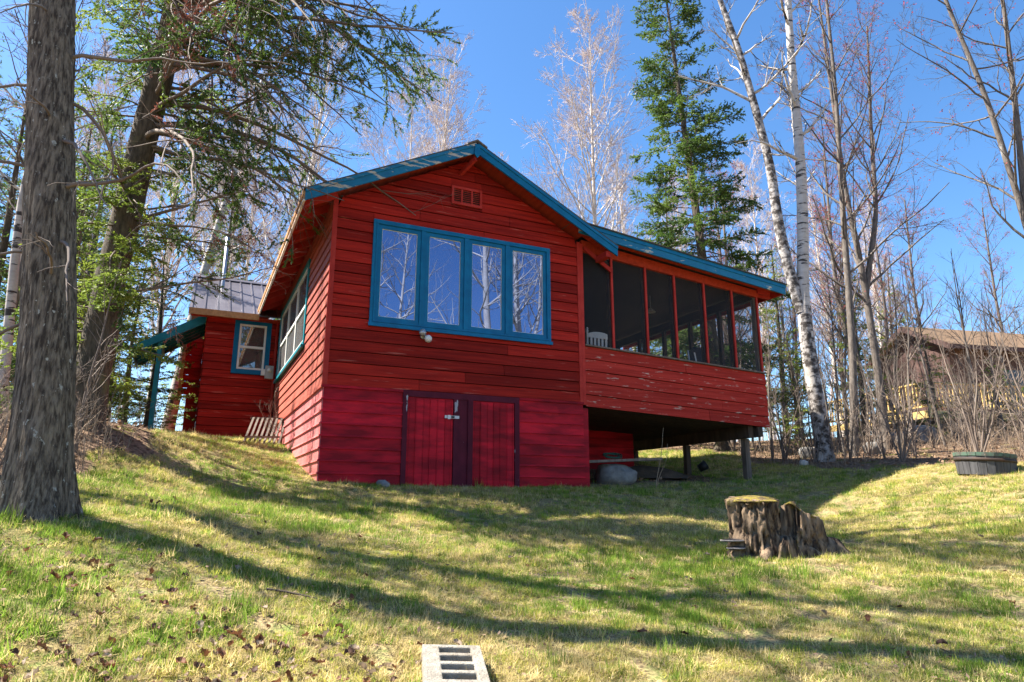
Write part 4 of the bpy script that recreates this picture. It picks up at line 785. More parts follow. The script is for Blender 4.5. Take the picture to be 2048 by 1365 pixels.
gw_ = hexa('gable_wall', [nb(.35, .66, .3), nb(.45, .66, .3), nb(.45, 4.2, .3), nb(.35, 4.2, .3), nb(.35, .66, 4.0), nb(.45, .66, 4.0), nb(.45, 4.2, 4.0), nb(.35, 4.2, 4.0)], M['brownwall'], nc)
mesh('gable_triangle', [nb(.35, .3, 4.01), nb(.35, 4.4, 4.01), nb(.35, 2.3, 5.1), nb(.45, .3, 4.01), nb(.45, 4.4, 4.01), nb(.45, 2.3, 5.1)], [(0, 1, 2), (5, 4, 3), (0, 3, 4, 1), (1, 4, 5, 2), (2, 5, 3, 0)], M['brownwall'], gw_)
for k in range(14): nbox('wall_board', .325 - .006 * (k % 2), .349, .68 + k * .25, .68 + k * .25 + .235, .9, 3.98, M['brownwall'], gw_)
rf_ = hexa('roof', [nb(0, 0, 3.93), nb(9, 0, 3.93), nb(9, 2.3, 5.18), nb(0, 2.3, 5.18), nb(0, 0, 4.01), nb(9, 0, 4.01), nb(9, 2.3, 5.26), nb(0, 2.3, 5.26)], M['brownroof'], nc)
hexa('roof_back', [nb(0, 2.302, 5.18), nb(9, 2.302, 5.18), nb(9, 4.6, 3.93), nb(0, 4.6, 3.93), nb(0, 2.302, 5.26), nb(9, 2.302, 5.26), nb(9, 4.6, 4.01), nb(0, 4.6, 4.01)], M['brownroof'], rf_)
for v0, v1, z0, z1 in ((0, 2.3, 3.93, 5.18), (4.6, 2.3, 3.93, 5.18)): hexa('barge_board', [nb(-.05, v0, z0 - .16), nb(-.01, v0, z0 - .16), nb(-.01, v1, z1 - .16), nb(-.05, v1, z1 - .16), nb(-.05, v0, z0 + .07), nb(-.01, v0, z0 + .07), nb(-.01, v1, z1 + .07), nb(-.05, v1, z1 + .07)], M['brownwall'], rf_)
nbox('eave_board', 0, 9, -.04, -.003, 3.82, 3.98, M['brownwall'], rf_)
dk = nbox('deck', -3.3, 8.5, -1.9, .5, 1.06, 1.12, M['yellowwood'], nc); nbox('rim_board', -3.32, 8.5, -1.95, -1.905, .86, 1.11, M['yellowwood'], dk); nbox('deck_return', -3.3, .3, .51, 4, 1.06, 1.12, M['yellowwood'], dk); nbox('rim_board', -3.36, -3.321, -1.95, 4, .86, 1.11, M['yellowwood'], dk)
rl = nbox('railing', -3.3, 8.5, -1.93, -1.84, 2.04, 2.09, M['yellowwood'], nc); nbox('lower_rail', -3.3, 8.5, -1.91, -1.86, 1.24, 1.29, M['yellowwood'], rl); nbox('side_rail', -3.34, -3.25, -1.83, 4, 2.04, 2.09, M['yellowwood'], rl); nbox('lower_rail', -3.32, -3.27, -1.83, 4, 1.24, 1.29, M['yellowwood'], rl)
for k in range(80): u = -3.2 + k * .146; nbox('baluster', u, u + .04, -1.90, -1.87, 1.291, 2.039, M['yellowwood'], rl)
for k in range(38): v = -1.7 + k * .15; nbox('baluster', -3.31, -3.28, v, v + .04, 1.291, 2.039, M['yellowwood'], rl)
for u in (-3.25, -1, 1.3, 3.6, 5.9, 8.2):
    nbox('railing_post', u - .05, u + .05, -1.955, -1.935, 1.111, 2.12, M['yellowwood'], rl); g = gz(*nb(u, -1.8, 0)[:2]); nbox('support_post', u - .06, u + .06, -1.82, -1.70, g - .2, 1.055, M['darkwood'], dk)

# ---------------------------------------------------------------- stump
def lump(name, c, prof, m, parent, n=56, rough=.16, fr=2.2, seed=1, top=None, vert=.25, smooth=True, groove=.22):
    """prof: (radius x, radius y, z); ragged vertical grooves"""
    V = []; nz = len(prof); th = np.arange(n) * 2 * math.pi / n
    for j, (rx, ry, z) in enumerate(prof):
        Q = np.c_[np.cos(th) * 1.3, np.sin(th) * 1.3, np.full(n, z * vert)]
        k = 1 + rough * fbm(Q, fr, 4, seed) - groove * np.maximum(0, np.abs(vnoise(Q, fr * 2.4, seed + 9)) * -1 + .22) * 3 - groove * .35 * np.maximum(0, vnoise(np.c_[Q[:, :2], Q[:, 2] * 6], fr * 4, seed + 4))
        zz = z + (top(th) if (top and j >= nz - 3) else 0)
        V.append(np.c_[c[0] + rx * k * np.cos(th), c[1] + ry * k * np.sin(th), c[2] + zz * np.ones(n)])
    V = np.concatenate(V); F = [(j * n + i, j * n + (i + 1) % n, (j + 1) * n + (i + 1) % n, (j + 1) * n + i) for j in range(nz - 1) for i in range(n)]
    V = list(map(tuple, V)); V.append((c[0], c[1], V[(nz - 1) * n][2])); F += [((nz - 1) * n + i, (nz - 1) * n + (i + 1) % n, nz * n) for i in range(n)]
    return mesh(name, V, F, m, parent, smooth)
sc_ = at(2.62, 7.62); st = thing('tree_stump', sc_, 'rotten split tree stump with mossy top and bracket fungus on the lawn', 'stump')
lt = lambda v: tuple((np.array(sc_) + L3 * v[0] + F3 * v[1] + np.array([0, 0, v[2]])).tolist())
tp1 = lambda th: .03 * np.sin(th + .6) + .03 * vnoise(np.c_[np.cos(th), np.sin(th), th * 0], 4.5, 3) * (np.arange(len(th)) % 1 == 0)
prof_ = [(np.interp(z, [0, .1, .22, .36, .5, .66], [.37, .33, .285, .262, .258, .272]), np.interp(z, [0, .1, .22, .36, .5, .66], [.35, .31, .28, .255, .25, .262]), z) for z in np.linspace(0, .655, 26)]
lump('stump_wood', lt((0, 0, -.1)), prof_ + [(.262, .252, .665), (.235, .228, .668)], M['stump'], st, 130, .15, 2.3, 3, tp1, .8, True, .42)
lump('moss_cap', lt((.0, 0, .555)), [(.262, .256, 0), (.268, .262, .012), (.24, .235, .028), (.12, .12, .034)], M['moss'], st, 40, .10, 2.2, 3, lambda th: .03 * np.sin(th + .6), .2)
tp2 = lambda th: -.17 * np.cos(th - .43) + .03 * np.sin(4 * th)
prof_ = [(np.interp(z, [0, .1, .22, .44], [.36, .32, .275, .235]), np.interp(z, [0, .1, .22, .44], [.27, .24, .21, .17]), z) for z in np.linspace(0, .44, 20)]
lump('split_half', lt((.50, .02, -.1)), prof_ + [(.21, .15, .455), (.16, .11, .44)], M['stump'], st, 110, .24, 2.6, 7, tp2, .9, True, .5)
lump('moss_cap', lt((.49, .02, .33)), [(.20, .155, 0), (.205, .16, .012), (.15, .11, .025)], M['moss'], st, 36, .16, 2.4, 7, tp2, .25)
lump('crumbled_end', lt((.80, .06, -.12)), [(.34, .26, 0), (.30, .22, .09), (.22, .16, .20), (.13, .10, .27), (.05, .05, .30)], M['stump'], st, 70, .34, 2.8, 12, None, 1.2, True, .5)
lump('crumbled_end', lt((.24, -.20, -.12)), [(.24, .16, 0), (.20, .13, .10), (.14, .09, .22), (.06, .05, .32)], M['stump'], st, 60, .34, 2.8, 15, None, 1.2, True, .5)
for a, l in ((-.5, .35), (-2.2, .3), (2.6, .35), (.3, .4)):
    p0 = np.array(lt((.2 * math.cos(a) + .2, .2 * math.sin(a), .06))); p1 = p0 + (L3 * math.cos(a) + F3 * math.sin(a)) * l + np.array([0, 0, -.16]); V, F = trunk_mesh(spline([p0, (p0 + p1) / 2 + np.array([0, 0, .03]), p1], 12), np.linspace(.10, .03, 12), 12, 0, .2, 5, 2); npobj('root', V, F, M['stump'], st, True)
for (u, v, z, r) in ((-.29, -.13, .15, .14), (-.27, -.17, .075, .11)):
    fg = lump('bracket_fungus', lt((u, v, z)), [(r * .7, r * .6, -.012), (r, r * .8, .0), (r * .97, r * .78, .006), (r * .7, r * .55, .014), (r * .3, r * .25, .02)], M['fungus'], st, 26, .10, 1.6, 4, None, 1, True, 0)
    lump('fungus_rim', lt((u, v, z)), [(r * .985, r * .79, -.004), (r * 1.02, r * .82, .002), (r * 1.0, r * .80, .008)], M['fungusrim'], fg, 26, .10, 1.6, 4, None, 1, True, 0)
V = []
# ---------------------------------------------------------------- half barrel planter
bc = at(8.2, 12.0, .0); tb = thing('barrel_planter', bc, 'weathered grey half barrel planter with green rim on the lawn by the bank', 'planter')
n = 22
for k in range(n):
    a0, a1 = 2 * math.pi * (k + .03) / n, 2 * math.pi * (k + .97) / n; dz = rng.uniform(-.005, .005); V = []
    for z, r in ((-.08, .43), (.27 + dz, .455)):
        for (rr, a) in ((r, a0), (r, a1), (r - .03, a1), (r - .03, a0)): V.append((bc[0] + rr * math.cos(a), bc[1] + rr * math.sin(a), bc[2] + z + .035 * math.cos(a - 2.2)))
    hexa('stave', V, M['barrel'], tb)
    V2 = []
    for z in (.235 + dz, .295 + dz):
        for (rr, a) in ((.462, a0), (.462, a1), (.42, a1), (.42, a0)): V2.append((bc[0] + rr * math.cos(a), bc[1] + rr * math.sin(a), bc[2] + z + .035 * math.cos(a - 2.2)))
    hexa('rim_board', V2, M['greenwood'], tb)
th = np.arange(40) * 2 * math.pi / 40
def ring(name, r, z0, z1, m, parent):
    V = []; 
    for rr, z in ((r, z0), (r + .006, z0), (r + .006, z1), (r, z1)): V += [(bc[0] + rr * math.cos(a), bc[1] + rr * math.sin(a), bc[2] + z + .035 * math.cos(a - 2.2)) for a in th]
    F = [(j * 40 + i, j * 40 + (i + 1) % 40, ((j + 1) % 4) * 40 + (i + 1) % 40, ((j + 1) % 4) * 40 + i) for j in range(4) for i in range(40)]
    mesh(name, V, F, m, parent, True)
ring('hoop', .452, .15, .205, M['iron'], tb); lump('soil', (bc[0], bc[1], bc[2] + .2), [(.415, .415, 0), (.36, .36, .02), (.2, .2, .03)], M['soil'], tb, 24, .03, 2, 2, None, 1, True, 0)
# ---------------------------------------------------------------- concrete block
bx, by = ld(-.285, 3.66); bz = gz(bx, by)
xs = [-.15, -.065, .095, .145]; L_ = .62; ys = [-L_ / 2]; 
for k in range(5): ys += [-L_ / 2 + .035 + k * .118, -L_ / 2 + .035 + k * .118 + .078]
ys.append(L_ / 2); V = []; F = []
def vid(x, y, z): V.append((x, y, z)); return len(V) - 1
def quad(*p): F.append(tuple(vid(*q) for q in p))
zt, zb = .075, -.09
for j in range(len(ys) - 1):
    for i in range(3):
        hole = (i == 1 and j % 2 == 1); a, b_, c, d = xs[i], xs[i + 1], ys[j], ys[j + 1]
        if not hole: quad((a, c, zt), (b_, c, zt), (b_, d, zt), (a, d, zt))
        else:
            g = -.055; quad((a, c, g), (b_, c, g), (b_, d, g), (a, d, g)); quad((a, c, zt), (a, c, g), (a, d, g), (a, d, zt)); quad((b_, d, zt), (b_, d, g), (b_, c, g), (b_, c, zt)); quad((b_, c, zt), (b_, c, g), (a, c, g), (a, c, zt)); quad((a, d, zt), (a, d, g), (b_, d, g), (b_, d, zt))
x0, x1, y0, y1 = xs[0], xs[3], ys[0], ys[-1]
for p, q in (((x0, y0), (x1, y0)), ((x1, y0), (x1, y1)), ((x1, y1), (x0, y1)), ((x0, y1), (x0, y0))): quad((p[0], p[1], zb), (q[0], q[1], zb), (q[0], q[1], zt), (p[0], p[1], zt))
blk = mesh('concrete_block', V, F, M['concrete']); tag(blk, 'pale hollow concrete block lying in the grass', 'block')
bm = bmesh.new(); bm.from_mesh(blk.data); bmesh.ops.remove_doubles(bm, verts=bm.verts, dist=1e-5); bmesh.ops.recalc_face_normals(bm, faces=bm.faces); bm.to_mesh(blk.data); bm.free()
bv = blk.modifiers.new('b', 'BEVEL'); bv.width = .007; bv.segments = 2
blk.scale = (1.05, 1, .95); blk.location = (bx, by, bz + .02); dzf = gz(*ld(-.33, 4.35)) - gz(*ld(-.29, 3.7)); blk.rotation_euler = (math.atan(dzf / .65) + .02, R(3), -YAW + R(9))

# ---------------------------------------------------------------- rocks
def rock(c, r, m, label, seed, sq=(1, .8, .7), group=None):
    bm = bmesh.new(); bmesh.ops.create_icosphere(bm, subdivisions=3, radius=1); P = np.array([v.co for v in bm.verts]); k = 1 + .28 * fbm(P + seed * 3.1, 1.1, 3, seed)
    P = np.clip(P * k[:, None], -.82, .86) * np.array(sq) * r
    for v, p in zip(bm.verts, P): v.co = p
    me = bpy.data.meshes.new('rock'); bm.to_mesh(me); bm.free(); setm(me, m); me.polygons.foreach_set('use_smooth', [True] * len(me.polygons)); o = link('rock', me); o.location = c; o.rotation_euler = (0, 0, seed); tag(o, label, 'rock', group); return o
rock((6.15, .75, -1.36), .47, M['rock'], 'big grey boulder under the porch with a plank on top', 3, (1, .7, .62))
rock((1.0, -.16, gz(1.0, -.16) + .0), .16, M['rock'], 'small rounded grey stone against the cellar wall', 5, (1, .6, .7))
x, y = ld(7.0, 16.6); rock((x, y, gz(x, y) + .03), .15, M['rockpale'], 'small pale stone at the edge of the leafy bank', 7)
for k, (lat, d, r, lb) in enumerate([(10.7, 19.3, .55, 'mossy boulder under the brown cabin deck'), (12.2, 20.6, .6, 'large grey boulder below the deck rim board'), (9.4, 17.9, .35, 'grey rock beside the slim budding maple'), (13.6, 21.2, .5, 'dark boulder beneath the deck post'), (8.0, 18.6, .3, 'low rock behind the twin birch foot')]):
    x, y = ld(lat, d); rock((x, y, gz(x, y) + .1), r, M['rock'], lb, 11 + k)
pk = thing('plank', (6.2, .6, -1.06), 'weathered plank laid across the boulder under the porch', 'plank'); bar('board', (5.15, .62, -1.10), (7.15, .66, -.985), .30, .05, M['greywood'], pk)
cp = [(6.0 + .2 * math.cos(a) + .03 * math.cos(a * 2.3), .64 + .08 * math.sin(a), -1.015 + .012 * a / 6.28 + .10 * (.5 + .5 * math.sin(a))) for a in np.linspace(0, 6.28 * 3.2, 90)]
V, F = tubes([np.array(cp)], [np.full(90, .011)], 6); tag(npobj('hose_coil', V, F, M['hose'], None, True), 'dark coil of hose lying on the plank under the porch', 'hose')
dm = lump('dirt_mound', (7.6, 1.9, gz(7.6, 1.9) - .1), [(1.25, .9, 0), (1.0, .7, .14), (.6, .45, .25), (.2, .15, .30)], M['soil'], None, 40, .18, 1.5, 3, None, 1, True, 0); struct(dm)
pt_ = thing('plant_pot', (9.62, 2.35, gz(9.62, 2.35) + .16), 'black plastic pot tipped against the middle porch post', 'pot'); lathe('pot', [(0, 0), (.09, 0), (.125, .2), (.11, .2), (.08, .02), (0, .02)], (9.62, 2.3, gz(9.62, 2.3) + .14), M['black'], pt_, 20, (.75, -.35, .5))
vs = grow(np.array([[6.75, .25, gz(6.75, .25)], [6.8, .3, gz(6.8, .3)]]), np.array([[.1, 0, 1.], [.25, 0, 1]]), np.array([1.25, .95]), 14, .10, .03); V, F = tubes(list(vs), [np.linspace(.009, .004, 14)] * 2, 5); tag(npobj('dead_vine', V, F, M['deadstem'], None, True), 'pale dead vine stem rising in front of the porch underside', 'vine')
tw_ = grow(np.array([[*ld(-1.55, 4.55), 0]]), np.array([[LAT[0], LAT[1], 0]]), np.array([.55]), 10, .06, 0); tw_[..., 2] = gz_arr(tw_[0, :, :2]) + .022; V, F = tubes(list(tw_), [np.linspace(.008, .004, 10)], 6); tag(npobj('fallen_twig', V, F, M['twigdark'], None, True), 'thin dark twig lying in the sunny grass', 'twig')
# slatted rack leaning on the side wall
rk_ = thing('slatted_rack', (-.5, 5.3, gz(-.5, 5.3)), 'weathered slatted wooden rack leaning against the sunny cellar wall', 'rack'); g = gz(-.6, 5.2)
for k in range(8): bar('slat', (-.86 + k * .10, 4.45, gz(-.86 + k * .1, 4.45) - .02), (-.66 + k * .10, 4.95, g + .50), .045, .02, M['greywood'], rk_)
bar('rail', (-.72, 4.98, g + .49), (.0, 4.98, g + .51), .035, .045, M['greywood'], rk_); bar('rail', (-.84, 4.53, g + .03), (-.12, 4.53, g + .05), .03, .04, M['greywood'], rk_)
bar('leg', (-.03, 5.0, g - .1), (-.03, 5.0, g + .5), .04, .04, M['greywood'], rk_)
# ---------------------------------------------------------------- things on the porch
FZ = .225
rc = thing('rocking_chair', (5.65, .62, FZ), 'white slatted wooden rocking chair behind the porch screen', 'chair')
for s in (-.27, .27):
    lathe('back_post', [(.022, 0), (.022, 1.28), (.03, 1.30), (.018, 1.33), (.028, 1.36), (0, 1.39)], (5.65 + s, .50, FZ + .07), M['whitepaint'], rc, 10)
    bar('front_leg', (5.65 + s, 1.0, FZ + .05), (5.65 + s, 1.0, FZ + .62), .04, .04, M['whitepaint'], rc); bar('arm', (5.65 + s, .47, FZ + .64), (5.65 + s, 1.08, FZ + .66), .07, .025, M['whitepaint'], rc)
    rkr = spline([(5.65 + s, .2, FZ + .13), (5.65 + s, .5, FZ + .045), (5.65 + s, .8, FZ + .03), (5.65 + s, 1.25, FZ + .11)], 14); V, F = tubes([rkr], [np.full(14, .022)], 6); npobj('rocker', V, F, M['whitepaint'], rc, True)
for k in range(5): bar('back_slat', (5.65 - .18 + k * .09, .51, FZ + .48), (5.65 - .18 + k * .09, .49, FZ + 1.25), .05, .016, M['whitepaint'], rc, (0, 1, 0))
prism('top_rail', [(5.40, FZ + 1.24), (5.90, FZ + 1.24), (5.90, FZ + 1.33), (5.78, FZ + 1.365), (5.65, FZ + 1.375), (5.52, FZ + 1.365), (5.40, FZ + 1.33)], .475, .505, M['whitepaint'], rc); box('lower_rail', 5.40, 5.90, .49, .515, FZ + .42, FZ + .48, M['whitepaint'], rc); box('seat', 5.37, 5.93, .47, 1.04, FZ + .40, FZ + .43, M['whitepaint'], rc)
fc = thing('folding_chair', (8.45, .75, FZ), 'charcoal fabric folding chair with pale frame behind the porch screens', 'chair')
bkv = [(8.12 + .52 * u + (.03 if abs(v - .5) < .3 else 0), .55 + .10 * v, FZ + .55 + .80 * v) for u, v in ((.08, 0), (1, 0), (1.02, .5), (.95, .85), (.75, 1.0), (.35, 1.0), (.1, .86), (.02, .5))]
mesh('backrest', bkv + [(a, b + .07, c) for a, b, c in bkv], [tuple(range(8)), tuple(range(15, 7, -1))] + [(i, i + 8, (i + 1) % 8 + 8, (i + 1) % 8) for i in range(8)], M['fabric'], fc)
for s in (8.12, 8.66): bar('frame_tube', (s, .52, FZ), (s + .02, .68, FZ + 1.25), .028, .028, M['steel'], fc); bar('leg', (s, 1.1, FZ), (s, .55, FZ + .6), .028, .028, M['steel'], fc)
box('seat', 8.14, 8.66, .6, 1.1, FZ + .42, FZ + .48, M['fabric'], fc); bar('strap', (8.30, .535, FZ + .62), (8.26, .60, FZ + 1.2), .035, .006, M['sticker'], fc, (0, 1, 0))
pl = thing('pendant_lamp', (8.15, 2.0, 2.8), 'small pale lamp hanging from the dark porch ceiling', 'lamp'); lathe('rod', [(.008, 0), (.008, .42)], (8.15, 2.0, 2.8), M['steel'], pl, 8); lathe('lamp_shade', [(.03, .1), (.05, .06), (.13, .0), (.125, -.005), (.0, .02)], (8.15, 2.0, 2.72), M['greyplastic'], pl, 18)

# ---------------------------------------------------------------- grass, leaves, stalks
SRC = bpy.data.collections.new('grass_tufts')
def tuft(name, nb_, hgt, lean, wid, rad, m):
    Vs, Fs = [], []; o = 0
    for k in range(nb_):
        a = rng.uniform(0, 6.28); r = rad * math.sqrt(rng.random()); b = np.array([r * math.cos(a), r * math.sin(a), -.006]); a2 = rng.uniform(0, 6.28); h = hgt * rng.uniform(.5, 1.15); le = lean * rng.uniform(.3, 1.3)
        dr = np.array([math.cos(a2), math.sin(a2), 0]); sd_ = np.array([-dr[1], dr[0], 0]) * wid * rng.uniform(.7, 1.2)
        p1 = b + np.array([0, 0, h * .5 / (1 + le)]) + dr * h * .22 * le; p2 = b + np.array([0, 0, h * (1 if le < 1 else .75 / le)]) + dr * h * .75 * le
        Vs += [b - sd_, b + sd_, p1 + sd_ * .8, p1 - sd_ * .8, p2]; Fs += [(o, o + 1, o + 2, o + 3), (o + 3, o + 2, o + 4)]; o += 5
    me = bpy.data.meshes.new(name); me.from_pydata([tuple(v) for v in Vs], [], Fs); setm(me, m); ob = bpy.data.objects.new(name, me); SRC.objects.link(ob)
M['grass'] = mat('spring grass', (.22, .33, .045), (.14, .23, .03), 2, rough=.6, spec=.15, transl=.5, rnd=.5); M['straw'] = mat('dry straw grass', (.62, .51, .25), (.44, .35, .16), 3, rough=.9, spec=.1, transl=.4, rnd=.5); M['mossg'] = mat('yellow green thatch', (.50, .48, .10), (.34, .35, .07), 2, rough=.9, spec=.1, transl=.45, rnd=.5)
for k in range(3): tuft('a_straw%d' % k, 24, .065, 2.0, .0021, .075, M['straw'])
for k in range(3): tuft('b_thatch%d' % k, 22, .040, 1.1, .0022, .065, M['mossg'])
for k in range(3): tuft('c_green%d' % k, 16, .05, .7, .0024, .05, M['grass'])
for k in range(2): tuft('d_tall%d' % k, 12, .10, .5, .0028, .04, M['grass'])
def scatter():
    out = []
    for d0, d1, dens in ((1.6, 4.2, 1400), (4.2, 6.5, 1000), (6.5, 9.5, 620), (9.5, 14, 360), (14, 24, 170)):
        wmax = .80 * d1 + 1.7; n = int((d1 - d0) * 2 * wmax * dens); d = rng.uniform(d0, d1, n); l = rng.uniform(-wmax, wmax, n); k = np.abs(l) < .80 * d + 1.7; d, l = d[k], l[k]
        XYp = CAM[:2] + l[:, None] * LAT + d[:, None] * FWD; out.append(np.c_[XYp, np.full(len(d), 1 + .35 * (d0 > 6) + .5 * (d0 > 12))])
    A = np.concatenate(out); XYp = A[:, :2]; x, y = XYp[:, 0], XYp[:, 1]
    nn = np.c_[XYp, x * 0]; ok = inlawn(XYp + .35 * np.c_[vnoise(nn, 1.3, 9), vnoise(nn, 1.3, 10)]) & ~((x > -.03) & (x < 4.98) & (y > -.03) & (y < 8.5)) & ~((x > -3.3) & (x < .1) & (y > 7.42)) & ~((x > 4.9) & (x < 9.3) & (y > .5) & (y < 6.2) & (rng.random(len(x)) < .93))
    dstump = np.hypot(x - sc_[0], y - sc_[1]); ok &= dstump > .3
    A = A[ok]; XYp = A[:, :2]; n = len(A); nn = np.c_[XYp, np.zeros(n)]
    hf = vnoise(nn, 9, 55); gn = fbm(nn, .75, 3, 51) + .5 * vnoise(nn, 4, 52) + .75 * hf; bare = .7 * vnoise(nn, 2.1, 61) + .8 * vnoise(nn, 7, 62)
    keep = rng.random(n) > np.clip((bare - .30) * 2.4, 0, .93); A, XYp, gn, nn, hf = A[keep], XYp[keep], gn[keep], nn[keep], hf[keep]; n = len(A)
    u = rng.random(n); pg = np.clip(.27 + .40 * gn, .05, .75); idx = np.where(u < pg, 6 + rng.integers(0, 3, n), np.where(rng.random(n) < .5 + .3 * vnoise(nn, 1.7, 71), 3 + rng.integers(0, 3, n), rng.integers(0, 3, n)))
    tall = (vnoise(nn, 2.6, 81) + .35 * gn > .66) & (rng.random(n) < .14); idx = np.where(tall, 9 + rng.integers(0, 2, n), idx)
    Z = gz_arr(XYp); e = .1; nx = (gz_arr(XYp + [e, 0]) - Z) / e; ny = (gz_arr(XYp + [0, e]) - Z) / e
    me = bpy.data.meshes.new('grass'); me.vertices.add(n); me.vertices.foreach_set('co', np.c_[XYp, Z].astype(np.float32).ravel())
    for nm, ty, val in (('rot', 'FLOAT_VECTOR', np.c_[np.arctan(ny), -np.arctan(nx), rng.uniform(0, 6.28, n)]), ('scl', 'FLOAT', rng.uniform(.55, 1.05, n) * A[:, 2] * (1 + .45 * hf)), ('idx', 'INT', idx)):
        at_ = me.attributes.new(nm, ty, 'POINT'); at_.data.foreach_set('vector' if ty == 'FLOAT_VECTOR' else 'value', np.ascontiguousarray(val, np.int32 if ty == 'INT' else np.float32).ravel())
    return me
gr = link('grass', scatter()); tag(gr, 'patchy spring lawn of green blades and dry straw', 'grass', kind='stuff')
ng = bpy.data.node_groups.new('grass_scatter', 'GeometryNodeTree'); ng.interface.new_socket('Geometry', in_out='INPUT', socket_type='NodeSocketGeometry'); ng.interface.new_socket('Geometry', in_out='OUTPUT', socket_type='NodeSocketGeometry')
gi, go = ng.nodes.new('NodeGroupInput'), ng.nodes.new('NodeGroupOutput'); mp = ng.nodes.new('GeometryNodeMeshToPoints'); ci = ng.nodes.new('GeometryNodeCollectionInfo'); ip = ng.nodes.new('GeometryNodeInstanceOnPoints')
ci.inputs['Collection'].default_value = SRC; ci.inputs['Separate Children'].default_value = True; ci.inputs['Reset Children'].default_value = True; ip.inputs['Pick Instance'].default_value = True
def nattr(nm, ty): q = ng.nodes.new('GeometryNodeInputNamedAttribute'); q.data_type = ty; q.inputs['Name'].default_value = nm; return q.outputs['Attribute']
ng.links.new(gi.outputs[0], mp.inputs[0]); ng.links.new(mp.outputs[0], ip.inputs['Points']); ng.links.new(ci.outputs[0], ip.inputs['Instance']); ng.links.new(nattr('idx', 'INT'), ip.inputs['Instance Index']); ng.links.new(nattr('rot', 'FLOAT_VECTOR'), ip.inputs['Rotation']); ng.links.new(nattr('scl', 'FLOAT'), ip.inputs['Scale']); ng.links.new(ip.outputs[0], go.inputs[0])
md = gr.modifiers.new('scatter', 'NODES'); md.node_group = ng

# fallen leaves
leafm = [mat('dry brown leaf', (.12, .06, .035), (.07, .036, .024), 20, rough=.7, transl=.2, rnd=.3), mat('bleached leaf', (.33, .255, .19), (.20, .145, .105), 20, rough=.7, transl=.25, rnd=.2), mat('russet leaf', (.19, .08, .04), (.12, .05, .025), 20, rough=.7, transl=.25, rnd=.2)]
def leaf_mesh(seed, m):
    r = random.Random(seed); n = 7; V = []; F = []
    for i in range(n):
        t = i / (n - 1); w_ = .5 * math.sin(math.pi * t ** .8) * (1 + .25 * math.sin(t * 17 + seed)) + .02; c = r.uniform(.9, 2.6)
        for s in (-1, 0, 1): V.append(((t - .5), s * w_ * .75, .16 * abs(s) * c + .18 * math.sin(t * 3 + seed) + r.uniform(-.03, .03)))
    for i in range(n - 1):
        for s in (0, 1): a = i * 3 + s; F.append((a, a + 1, a + 4, a + 3))
    me = bpy.data.meshes.new('fallen_leaf'); me.from_pydata(V, [], F); setm(me, m); me.polygons.foreach_set('use_smooth', [True] * len(F)); return me
lms = [leaf_mesh(k, leafm[k % 3]) for k in range(9)]
LT = ['crumpled dark brown leaf lying in the grass', 'bleached pale leaf lying in the grass', 'curled russet leaf lying in the grass']
cl = [(-1.9, 3.35), (-1.45, 3.2), (-1.0, 3.3), (-.75, 3.9), (-2.2, 3.9), (-1.5, 3.9), (-2.6, 4.3), (-.5, 3.15), (-2.1, 3.1), (-1.2, 3.6)]
for k in range(290):
    if k < 225: c = cl[k % len(cl)]; lat, d = c[0] + rng.normal(0, .24), c[1] + rng.normal(0, .2)
    else: d = rng.uniform(3.2, 8.5); lat = rng.uniform(-.7, .72) * d
    if d < 2.7: continue
    q = k % 9; lo = link('fallen_leaf', lms[q]); x, y = ld(lat, d); lo.location = (x, y, gz(x, y) + rng.uniform(.018, .042)); s = rng.uniform(.03, .062); lo.scale = (s, s, s); lo.rotation_euler = (rng.uniform(-.6, .6), rng.uniform(-.6, .6), rng.uniform(0, 6.28)); tag(lo, LT[q % 3], 'leaf', ['brown', 'bleached', 'russet'][q % 3] + ' leaves scattered on the lawn')
# leaf litter and dead stalks of the wood floor
def litter():
    n = 26000; l = rng.uniform(-14, 18, n); d = rng.uniform(4, 28, n); XYp = CAM[:2] + l[:, None] * LAT + d[:, None] * FWD; k = (~inlawn(XYp)) & ~((XYp[:, 0] > -2) & (XYp[:, 0] < 9.7) & (XYp[:, 1] > 0) & (XYp[:, 1] < 10)); XYp = XYp[k]
    XYp = np.concatenate([XYp, np.c_[rng.uniform(5.2, 9.2, 500), rng.uniform(.6, 6, 500)]]); n = len(XYp); B = np.c_[XYp, gz_arr(XYp) + rng.uniform(.005, .05, n)]; A = unit(rng.normal(0, 1, (n, 3)) * [1, 1, .35]) * rng.uniform(.05, .11, (n, 1)); W = unit(np.cross(A, rng.normal(0, .4, (n, 3)) + [0, 0, 1])) * rng.uniform(.018, .04, (n, 1)); return leaf_quads(B, A, W)
tag(npobj('leaf_litter', *litter(), mat('leaf litter', (.20, .125, .08), (.33, .22, .14), 3, rough=.8, transl=.2)), 'brown leaf litter covering the wood floor', 'leaf litter', kind='stuff')
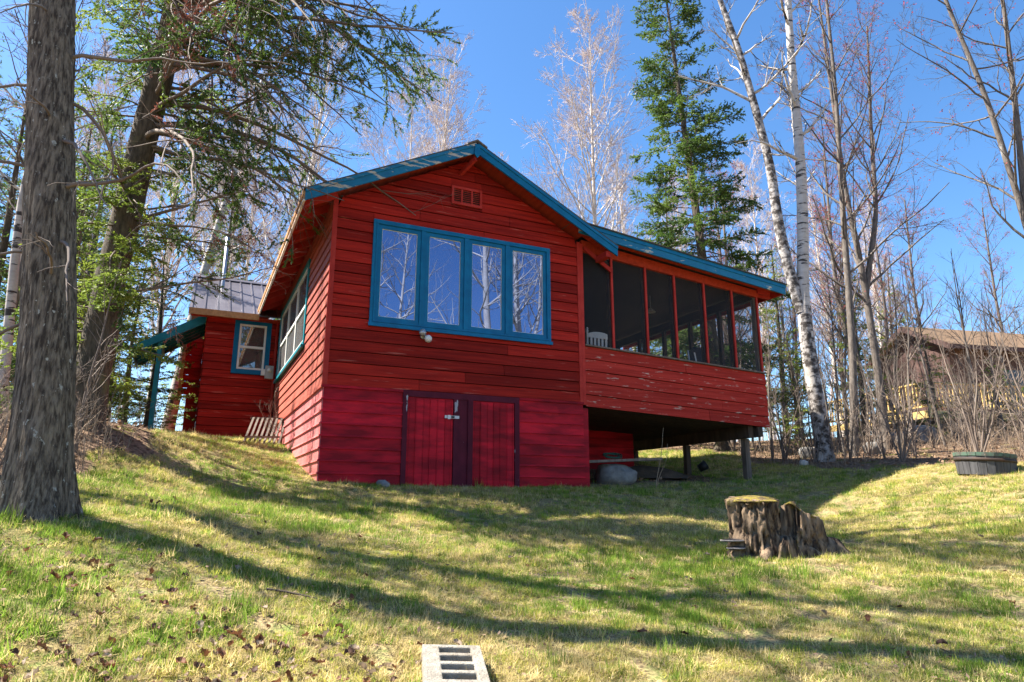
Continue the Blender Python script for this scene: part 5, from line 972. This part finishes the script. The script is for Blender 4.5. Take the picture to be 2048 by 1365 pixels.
def chips():
    n = 9000; d = rng.uniform(2, 10, n) ** 1.0; l = rng.uniform(-1, 1, n) * (.8 * d + 1); XYp = CAM[:2] + l[:, None] * LAT + d[:, None] * FWD; pr_ = np.clip(.25 + .9 * vnoise(np.c_[XYp, l * 0], 1.7, 91) + .5 * (l < -.3) * (d < 4.6), .03, 1); k = inlawn(XYp) & (rng.random(n) < pr_) & (XYp[:, 1] < -.2); XYp = XYp[k]; n = len(XYp)
    B = np.c_[XYp, gz_arr(XYp) + rng.uniform(.008, .03, n)]; A = unit(rng.normal(0, 1, (n, 3)) * [1, 1, .4]) * rng.uniform(.015, .05, (n, 1)); W = unit(np.cross(A, rng.normal(0, .5, (n, 3)) + [0, 0, 1])) * rng.uniform(.005, .014, (n, 1)); return leaf_quads(B, A, W)
tag(npobj('leaf_chips', *chips(), mat('leaf chips', (.16, .09, .055), (.36, .26, .18), 6, rough=.9, transl=.15)), 'brown chips of old leaves among the lawn grass', 'leaf litter', kind='stuff')
def stalks():
    n = 3300; l = np.r_[rng.uniform(5.5, 18, n - 700), rng.uniform(-8, -4.2, 700)]; d = np.r_[rng.uniform(11.6, 21, n - 700), rng.uniform(5.2, 10, 700)]; XYp = CAM[:2] + l[:, None] * LAT + d[:, None] * FWD; k = (~inlawn(XYp)) & (XYp[:, 0] > -30) & ~((XYp[:, 0] > -2) & (XYp[:, 0] < 9.8) & (XYp[:, 1] > 0) & (XYp[:, 1] < 10)) & (vnoise(np.c_[XYp, XYp[:, 0] * 0], .8, 5) > -.35); XYp = XYp[k]; n = len(XYp)
    B = np.c_[XYp, gz_arr(XYp) - .03]; P = grow(B, np.c_[rng.normal(0, .3, (n, 2)), np.ones(n)], rng.uniform(.25, .95, n), 5, .1, 0); Rr = np.full(n, .0055)[:, None] * np.linspace(1, .4, 5)[None]; P2, R2, _ = children(P, Rr, np.full(n, .6), 2, .3, .45, .6, 3, .1, .02, .0028); return join([tubes(list(P), list(Rr), 3), tubes(list(P2), list(R2), 3)])
tag(npobj('dead_stalks', *stalks(), M['deadstem']), 'dry standing stalks and brush along the wood edge', 'brush', kind='stuff')
